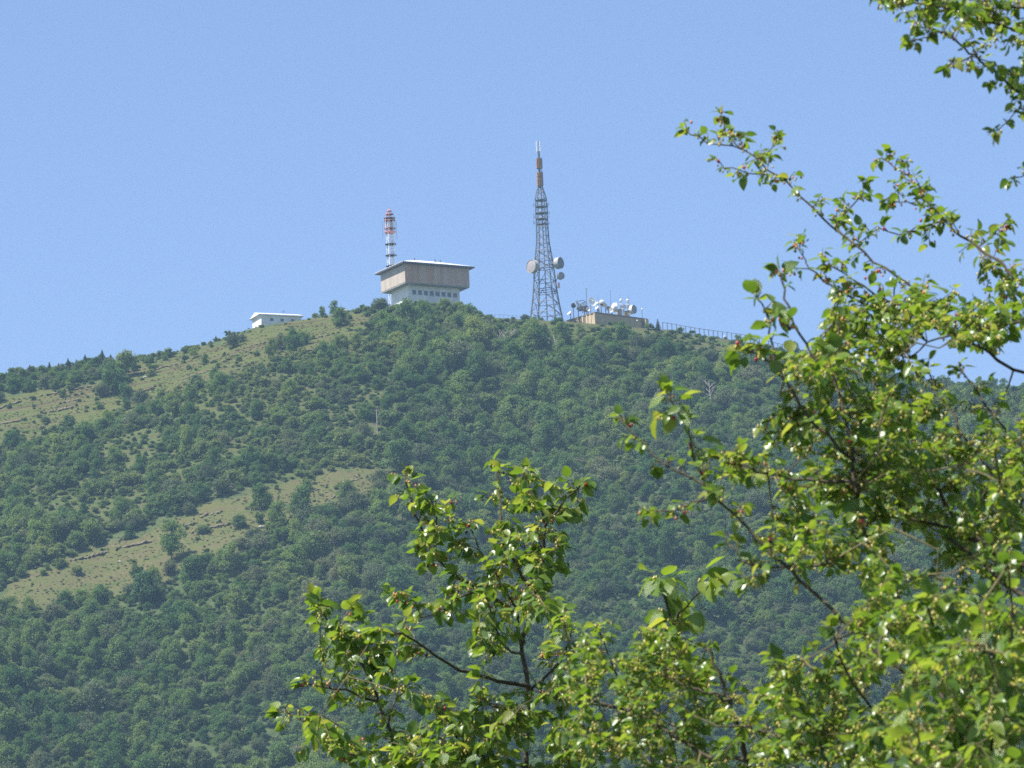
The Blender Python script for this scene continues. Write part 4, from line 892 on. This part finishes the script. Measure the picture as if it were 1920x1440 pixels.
    def finish(s):
        B0 = at(*s.base, s.depth); g = Vector((B0.x, s.depth, terr1(B0.x, s.depth))); s.root = empty('mulberry_tree', g, 0, s.label, 'tree', 'mulberry trees in the foreground'); r = s.r
        b = MB(); top = B0 - g
        b.tube([(0, 0, -.3), (.03, .02, .5), (-.05, .05, top.z * .45), (.04, 0, top.z * .8), top], [.2, .16, .13, .11, .09], 10); b.obj('trunk', BARKM, s.root, True)
        for q in s.br:
            b = MB(); b.tube([p_ - g for p_ in q['P']], q['rad'], 7); b.obj('branch', BARKM, s.root, True)
        b = MB(); b.v = [tuple(Vector(p_) - g) for p_ in s.twigs.v]; b.f = s.twigs.f; tag(b.obj('twigs', TWIG, s.root), kind='stuff')
        # leaves: the 300 that show largest are parts, the rest one mesh
        def sc_(l):
            x, y = proj(l[0])
            if not (0 < x < 1920 and 0 < y < 1440): return 0
            vd = (l[0] - CAM).normalized(); return l[4] ** 2 * (abs(l[3].dot(vd)) + .1) / (l[0] - CAM).length ** 2 * (1.0 if x < 1500 or y < 700 else .8)
        s.leaves.sort(key=sc_, reverse=True)
        for (P, x, d, nr, size, k, u) in s.leaves[:300]:
            o = link('leaf', LMESH[k], s.root); mm = Matrix((x, d, nr)).transposed().to_4x4() @ Matrix.Scale(size, 4); mm.translation = P - g; o.matrix_local = mm
        vv = []; ff = []; tone = []; n = 0
        for (P, x, d, nr, size, k, u) in s.leaves[300:]:
            base, f = LEAFS[k]; Mx = np.array([x, d, nr]); v = base @ Mx * size + np.array(P - g); vv.append(v); ff += [tuple(i + n for i in q) for q in f]; n += len(v); tone += [u] * len(v)
        me = bpy.data.meshes.new('foliage'); me.from_pydata(np.concatenate(vv).tolist(), [], ff); me.materials.append(LEAF); me.shade_smooth()
        a = me.attributes.new('leaf_tone', 'FLOAT', 'POINT'); a.data.foreach_set('value', np.array(tone, np.float32)); tag(link('foliage', me, s.root), kind='stuff')
        # berries: the ripe ones each, the small unripe ones together
        bms = {}
        for kd, m_ in ((1, BORANGE), (2, BRED), (3, BBLACK)):
            q = bpy.data.meshes.new('berry'); q.from_pydata(BV.tolist(), [], BF); q.materials.append(m_); q.shade_smooth(); bms[kd] = q
        vv = []; ff = []; n = 0; cnt = 0
        for (P, kd, sz, a, tl) in s.berries:
            E = Euler((tl, 0, a))
            x, y = proj(P); seen = -20 < x < 1940 and -20 < y < 1460
            if kd and seen and cnt < 295:
                cnt += 1; o = link('berry', bms[kd], s.root); o.location = P - g; o.rotation_euler = E; o.scale = (sz, sz, sz * 1.25)
            else:
                v = (BV * np.array([sz * .8, sz * .8, sz * 1.3])) @ np.array(E.to_matrix()).T + np.array(P - g); vv.append(v); ff += [tuple(i + n for i in q) for q in BF]; n += len(v)
        me = bpy.data.meshes.new('unripe_berries'); me.from_pydata(np.concatenate(vv).tolist(), [], ff); me.materials.append(BGREEN); me.shade_smooth(); tag(link('unripe_berries', me, s.root), kind='stuff')
        print('mulberry', len(s.leaves), len(s.berries), len(s.br), len(s.twigs.f))
Mulberry.lscale = 1.0; Mulberry.droop = 1.0; Mulberry.bprob = .5

# --- right-hand tree ------------------------------------------------------------
T = Mulberry('mulberry tree with unripe berries filling the right of the foreground, branches reaching into the sky', (2080, 1750), 20.5, 3); T.droop = .8; T.lscale = 0.55; T.bprob = .36
LB = T.branch([(2130, 60), (2170, 400), (2150, 800), (2120, 1200), (2090, 1500), (2080, 1750)], 21.5, 20.5, 18, 60)            # right limb, out of frame
BB = T.branch([(1400, 1520), (1560, 1600), (1800, 1690), (2080, 1750)], 21.5, 20.5, 22, 50)                                 # low limb below the frame
# sky branches
T.branch([(1288, 243), (1330, 268), (1395, 281), (1440, 318), (1482, 347), (1540, 408), (1580, 440), (1640, 490), (1700, 530), (1745, 590), (1785, 625), (1850, 655), (1940, 702)], 22.5, 21.8, 2.5, 8, (0, .62), .04, on=LB, tl=(.03, .11))
A2 = len(T.br) - 1
T.branch([(1352, 215), (1357, 240), (1372, 262), (1395, 281)], 22.5, 22.4, 2, 3, (0, .9), .022, tl=(.02, .05))
T.branch([(1340, 300), (1372, 318), (1420, 325), (1450, 328)], 22.3, 22.3, 2, 3, (0, .8), .04, tl=(.02, .05))
T.branch([(1455, 262), (1440, 285), (1425, 300), (1428, 312)], 22.6, 22.5, 2, 3, (0, .9), .02, tl=(.02, .06))
T.branch([(1622, 342), (1612, 370), (1590, 395), (1572, 420), (1580, 440)], 22.7, 22.3, 2, 4, (0, .9), .022, tl=(.02, .07))
T.branch([(1655, 298), (1695, 322), (1722, 352), (1745, 385), (1790, 432), (1830, 462), (1880, 492), (1940, 525)], 22.8, 22, 2.5, 9, (0, .72), .042, on=LB, tl=(.03, .12))
A3 = len(T.br) - 1
T.branch([(1885, 420), (1862, 438), (1842, 455), (1832, 464)], 22.6, 22.4, 2, 4, (0, .9), .025, tl=(.02, .06))
T.branch([(1610, 455), (1650, 432), (1700, 440), (1750, 420), (1770, 412)], 22.6, 22.4, 2, 4, (0, 1), .028, on=A3, tl=(.04, .1))
T.branch([(1660, 375), (1700, 380), (1740, 388)], 22.8, 22.6, 2, 4, (0, .9), .025, on=A3, tl=(.03, .09))
# upper mass
B4 = T.branch([(1560, 500), (1620, 540), (1680, 570), (1730, 580), (1752, 600)], 21.8, 21.8, 3, 8, (0, .9), .03, on=A2, tl=(.06, .16))
T.branch([(1500, 462), (1507, 480), (1520, 500), (1550, 530), (1600, 560), (1700, 600), (1790, 625)], 21.9, 21.7, 2, 7, (0, .9), .05, on=A2, tl=(.05, .14))
T.branch([(1700, 690), (1740, 640), (1790, 628), (1860, 610), (1930, 600)], 21.6, 21.4, 3, 8, (.3, 1), .05, on=LB)
T.lscale = 0.82
B5 = T.branch([(1463, 512), (1474, 560), (1492, 612), (1522, 662), (1560, 705), (1582, 775), (1600, 880), (1612, 955), (1632, 1015), (1665, 1085), (1705, 1170), (1745, 1240), (1800, 1400), (1850, 1560)], 20.6, 20.2, 4, 13, (0, .55), .06, on=BB, tl=(.04, .14))
T.branch([(1420, 560), (1440, 590), (1448, 640), (1462, 680), (1490, 745), (1530, 800), (1592, 860)], 20.6, 20.4, 3, 8, (0, .9), .055, on=B5, tl=(.04, .12))
T.branch([(1385, 655), (1425, 665), (1445, 680), (1470, 712)], 20.5, 20.4, 3, 5, (0, .8), .04, on=B5, tl=(.05, .1))
T.lscale = 0.55
T.branch([(1570, 560), (1572, 620), (1565, 700)], 20.8, 20.5, 2, 4, (0, .8), .04, on=B5, tl=(.03, .08))
B1 = T.branch([(1160, 782), (1180, 800), (1225, 850), (1262, 882), (1312, 900), (1340, 928), (1400, 988), (1450, 1038), (1500, 1085), (1560, 1140), (1628, 1200), (1720, 1290), (1820, 1420), (1900, 1600)], 20.4, 19.8, 3, 13, (0, .40), .055, on=BB, tl=(.04, .12))
T.lscale = 0.86
T.branch([(1255, 742), (1265, 765), (1290, 800), (1300, 850), (1318, 900)], 20.3, 20.3, 2, 5, (0, .7), .045, tl=(.05, .12))
T.lscale = 0.55
T.branch([(1302, 838), (1350, 862), (1400, 876), (1470, 893), (1540, 902), (1605, 905)], 20.5, 20.3, 3, 9, (0, .85), .042, on=B5, tl=(.05, .13))
T.branch([(1215, 958), (1262, 955), (1300, 945), (1335, 930)], 20.2, 20.1, 2, 5, (0, .9), .045, on=B1, tl=(.03, .09))
T.lscale = 0.65
T.branch([(1365, 1020), (1420, 1065), (1480, 1062), (1550, 1058)], 20.2, 20.0, 3, 5, (0, .9), .04, tl=(.04, .11)); T.br[-1]
T.branch([(1395, 1085), (1470, 1064), (1482, 1068)], 20.1, 20.0, 2, 4, (0, .95), .04, on=B1, tl=(.04, .1))
T.lscale = 0.55
B8 = T.branch([(1640, 720), (1665, 775), (1705, 845), (1745, 900), (1790, 975), (1850, 1022), (1950, 1075)], 21.2, 20.8, 4, 12, (0, .8), .06, on=LB, tl=(.05, .15))
T.branch([(1600, 870), (1650, 876), (1700, 878), (1740, 890)], 21, 21, 3, 8, (0, .8), .06, on=B8)
T.branch([(1610, 962), (1680, 970), (1760, 985), (1830, 1012)], 20.9, 20.8, 3, 10, (0, .8), .05, on=B8)
T.branch([(1740, 690), (1760, 740), (1800, 800), (1830, 850), (1880, 900), (1950, 950)], 21.5, 21, 3, 10, (0, .9), .055, on=LB)
T.branch([(1800, 690), (1850, 760), (1900, 820), (1960, 880)], 21.6, 21.2, 3, 9, (0, .9), .05, on=LB)
T.branch([(1780, 1010), (1830, 1045), (1880, 1090), (1950, 1140)], 20.8, 20.6, 7, 15, (0, .3), .05, on=LB)
# lower right, nearer
T.lscale = 0.69
B11 = T.branch([(1740, 1120), (1752, 1200), (1770, 1300), (1790, 1370), (1825, 1440), (1900, 1580)], 17.5, 18.6, 5, 15, (0, .8), .06, on=BB, tl=(.06, .18))
T.branch([(1820, 1212), (1866, 1236), (1840, 1312), (1806, 1380), (1795, 1385)], 17.3, 17.9, 6, 15, (0, .5), .06, on=B11)
T.branch([(1890, 1060), (1900, 1180), (1880, 1300), (1860, 1400), (1880, 1560)], 17.0, 18.4, 4, 16, (0, .9), .06, on=BB, tl=(.06, .18))
T.branch([(1560, 1180), (1590, 1260), (1640, 1340), (1700, 1430), (1780, 1560)], 18.6, 19.2, 4, 16, (0, .8), .06, on=BB, tl=(.06, .16))
T.lscale = 0.55
B12 = T.branch([(1325, 1215), (1345, 1260), (1362, 1300), (1378, 1350), (1390, 1400), (1405, 1450), (1420, 1530)], 21.4, 21.4, 5, 17, (0, .9), .06, on=BB)
T.branch([(1240, 1268), (1290, 1285), (1340, 1302), (1358, 1312)], 21.6, 21.4, 3, 7, (0, .9), .05, on=B12)
T.branch([(1105, 1312), (1160, 1325), (1220, 1350), (1270, 1385), (1335, 1418), (1395, 1425)], 21.8, 21.4, 4, 10, (0, .9), .05, on=B12)
T.branch([(1395, 1362), (1440, 1375), (1490, 1388), (1560, 1418), (1620, 1450), (1700, 1540)], 20.8, 20.2, 4, 12, (0, .8), .05, on=BB)
T.branch([(1545, 1290), (1560, 1320), (1580, 1390), (1600, 1450), (1650, 1560)], 20.6, 20.4, 3, 12, (0, .8), .05, on=BB)
T.branch([(1450, 1230), (1470, 1270), (1500, 1330), (1540, 1400), (1600, 1520)], 20.2, 20.2, 3, 10, (0, .8), .05, on=BB)
# overhead branch in the top right corner
T1 = T.branch([(1722, 50), (1752, 58), (1792, 76), (1816, 98), (1850, 121), (1882, 146), (1930, 195), (2010, 260)], 20.2, 20.6, 3, 10, (0, 1), .03, on=LB, tl=(.03, .1))
T.branch([(1640, -5), (1680, 12), (1730, 5), (1790, 20), (1860, 40), (1960, 90)], 20.2, 20.6, 2, 8, (0, .9), .02, on=LB, tl=(.03, .11))
T.branch([(1690, -40), (1760, -10), (1850, 5), (1960, 40)], 20.4, 20.7, 2, 8, (0, 1), .022, on=LB, tl=(.04, .13))
T.branch([(1712, 78), (1740, 66), (1770, 62), (1795, 78)], 20.2, 20.2, 2, 4, (0, .9), .04, tl=(.02, .06))
T.branch([(1775, 130), (1790, 115), (1822, 105)], 20.2, 20.2, 2, 4, (0, .95), .03, tl=(.02, .05))
T.branch([(1872, 245), (1895, 220), (1940, 215)], 20.4, 20.5, 2, 4, (0, 1), .045, on=LB, tl=(.03, .06)); T.branch([(1895, 335), (1930, 325), (2000, 310)], 20.5, 20.6, 2, 4, (0, 1), .06, on=LB, tl=(.03, .06))
# leafy masses
T.fill([(1560, 545), (1680, 560), (1800, 540), (1925, 550), (1930, 640), (1830, 660), (1740, 625), (1700, 700), (1600, 660), (1520, 640)], 110, 21.7, .3)
T.fill([(1440, 690), (1500, 640), (1600, 650), (1680, 690), (1720, 760), (1760, 880), (1680, 960), (1560, 960), (1420, 900), (1330, 900), (1300, 860), (1400, 800)], 116, 20.7, .35)
T.fill([(1380, 950), (1500, 930), (1640, 960), (1700, 1060), (1640, 1110), (1520, 1060), (1400, 1020)], 40, 20.4, .3)
T.fill([(1640, 720), (1740, 700), (1790, 780), (1940, 800), (1940, 1120), (1760, 1080), (1640, 1000), (1620, 880)], 105, 21.0, .4)
T.fill([(1850, 760), (1940, 740), (1940, 1100), (1830, 1020)], 27, 20.8, .4)
T.fill([(1640, 1060), (1800, 1080), (1940, 1110), (1940, 1460), (1600, 1460), (1590, 1250)], 188, 19.4, .8)
T.lscale = 0.71
T.fill([(1680, 1150), (1940, 1100), (1940, 1470), (1660, 1470)], 81, 17.4, .5)
T.lscale = 0.55
T.fill([(1440, 1250), (1540, 1200), (1620, 1240), (1640, 1460), (1400, 1460), (1420, 1330)], 100, 20.5, .4)
T.fill([(1050, 1190), (1130, 1150), (1250, 1170), (1330, 1220), (1370, 1330), (1400, 1460), (1060, 1470)], 116, 21.8, .4)
T.fill([(1630, 0), (1700, -30), (1930, -30), (1930, 60), (1840, 60), (1800, 40), (1700, 40)], 36, 20.5, .2, (.05, .12))
T.fill([(1850, 120), (1930, 60), (1935, 200), (1890, 160)], 11, 20.6, .2, (.05, .12))
T.finish()

# --- centre tree ------------------------------------------------------------------
C = Mulberry('smaller mulberry tree with larger leaves in the bottom centre foreground', (1000, 1700), 31.0, 8); C.lscale = .9; C.droop = 1.25; C.bprob = .4
c1 = C.branch([(757, 880), (762, 905), (778, 962), (802, 1020), (832, 1062), (872, 1092), (912, 1112), (955, 1142), (972, 1175), (980, 1225), (990, 1300), (988, 1440), (1000, 1600), (1000, 1700)], 31.4, 31, 3, 13, (0, .5), 0.043, tl=(.06, .17))
c2 = C.branch([(1092, 905), (1062, 935), (1025, 985), (1018, 1050), (1002, 1120), (982, 1190)], 31.2, 31, 3, 11, (0, .7), 0.043, on=c1, tl=(.06, .18))
C.branch([(925, 868), (934, 930), (942, 985), (962, 1045), (992, 1100)], 31.5, 31.1, 3, 8, (0, .85), 0.041, on=c2, tl=(.06, .18))
C.branch([(985, 885), (990, 910), (1012, 950), (1022, 985)], 31.3, 31.2, 3, 6, (0, .9), 0.035, on=c2, tl=(.05, .14))
C.branch([(800, 925), (815, 950), (818, 990), (812, 1030)], 31.3, 31.3, 2, 6, (0, .9), 0.038, on=c1, tl=(.05, .14))
C.branch([(880, 985), (900, 1030), (930, 1075), (968, 1140)], 31.1, 31, 2, 6, (0, .9), 0.035, on=c1, tl=(.06, .16))
C.branch([(708, 1182), (742, 1186), (780, 1202), (832, 1240), (880, 1262), (932, 1276), (986, 1286)], 30.4, 31, 3, 10, (0, .45), 0.043, on=c1, tl=(.05, .13))
C.branch([(912, 1120), (930, 1175), (950, 1215), (975, 1225)], 30.6, 31, 3, 6, (0, .6), 0.046, on=c1, tl=(.04, .1))
C.branch([(735, 1110), (760, 1130), (800, 1135), (860, 1120), (905, 1110)], 30.2, 30.8, 2, 6, (0, .9), 0.046, on=c1, tl=(.05, .13))
C.branch([(1010, 1120), (1040, 1140), (1070, 1180), (1050, 1240), (1000, 1290)], 30.4, 30.9, 2, 7, (0, .9), 0.035, on=c1, tl=(.06, .16))
l1 = C.branch([(590, 1118), (615, 1165), (650, 1205), (678, 1245), (698, 1285), (718, 1335), (738, 1392), (760, 1450), (830, 1560), (960, 1660)], 31.4, 31, 3, 11, (0, .62), 0.049, on=c1, tl=(.06, .16))
C.branch([(655, 1135), (645, 1165), (650, 1205)], 31.4, 31.3, 2, 5, (0, .9), 0.035, on=l1, tl=(.06, .14))
C.branch([(568, 1282), (605, 1288), (650, 1295), (692, 1312)], 31.2, 31.1, 3, 6, (0, .9), 0.043, on=l1, tl=(.05, .13))
C.branch([(525, 1335), (560, 1345), (600, 1378), (650, 1410), (710, 1440), (780, 1500)], 31.6, 31.2, 3, 9, (0, .9), 0.035, on=l1, tl=(.06, .16))
C.branch([(770, 1280), (745, 1310), (728, 1350)], 31.0, 31.0, 2, 5, (0, .8), 0.052, on=l1, tl=(.04, .1))
C.branch([(830, 1330), (870, 1350), (930, 1360), (985, 1380)], 30.6, 31, 2, 7, (0, .9), 0.035, on=c1, tl=(.06, .15))
C.branch([(780, 1420), (850, 1400), (920, 1420), (990, 1440)], 30.6, 31, 2, 7, (0, .9), 0.035, on=c1, tl=(.06, .15))
C.branch([(905, 1275 + 40), (940, 1330), (988, 1335)], 30.4, 31, 2, 7, (0, .9), 0.035, on=c1, tl=(.06, .15))
C.lscale = 1.45
g1 = C.branch([(1235, 1085), (1245, 1115), (1262, 1150), (1270, 1200), (1240, 1300), (1180, 1400), (1060, 1560), (1000, 1690)], 29.0, 31, 4, 10, (0, .5), 0.041, on=c1, tl=(.07, .17))
C.branch([(1340, 1085), (1310, 1110), (1275, 1150), (1262, 1170)], 28.8, 29.2, 2, 6, (0, .9), 0.049, on=g1, tl=(.06, .14))
C.lscale = .9
C.branch([(1120, 1180), (1150, 1250), (1180, 1330), (1190, 1400)], 29.6, 30.2, 2, 8, (0, .9), 0.041, on=g1)
C.fill([(920, 1130), (1060, 1130), (1110, 1200), (1090, 1330), (1120, 1460), (800, 1460), (830, 1340), (920, 1330), (1010, 1290), (1000, 1200)], 70, 30.6, .35, (.08, .22))
C.fill([(740, 910), (800, 905), (830, 960), (860, 1050), (930, 1080), (930, 900), (1000, 890), (1110, 930), (1060, 1000), (1060, 1110), (920, 1120), (830, 1070), (770, 990)], 55, 31.2, .25, (.08, .18))
C.fill([(780, 1120), (900, 1110), (965, 1150), (960, 1225), (800, 1205), (740, 1170)], 22, 30.7, .3, (.08, .18))
C.fill([(570, 1130), (690, 1115), (745, 1200), (705, 1330), (640, 1330), (600, 1220)], 34, 31.2, .25, (.08, .16))
C.fill([(560, 1340), (660, 1370), (800, 1375), (1000, 1330), (1000, 1460), (640, 1460)], 60, 30.9, .3, (.08, .18))
C.fill([(740, 1250), (800, 1290), (960, 1300), (990, 1400), (760, 1400)], 18, 30.6, .3, (.08, .18))
C.finish()

# ------------------------------------------------------------------ air
b = MB(); b.box((-3300, -800, -60), (3300, 6300, 385)); hz = b.obj('haze', bpy.data.materials.new('haze_air')); tag(hz, kind='stuff')
m_ = hz.data.materials[0]; m_.use_nodes = True; t = m_.node_tree; t.nodes.clear()
pv = t.nodes.new('ShaderNodeVolumePrincipled'); pv.inputs['Color'].default_value = (.48, .76, 1.0, 1); pv.inputs['Density'].default_value = .000085; pv.inputs['Anisotropy'].default_value = 0.0
mo = t.nodes.new('ShaderNodeOutputMaterial'); t.links.new(pv.outputs[0], mo.inputs['Volume'])
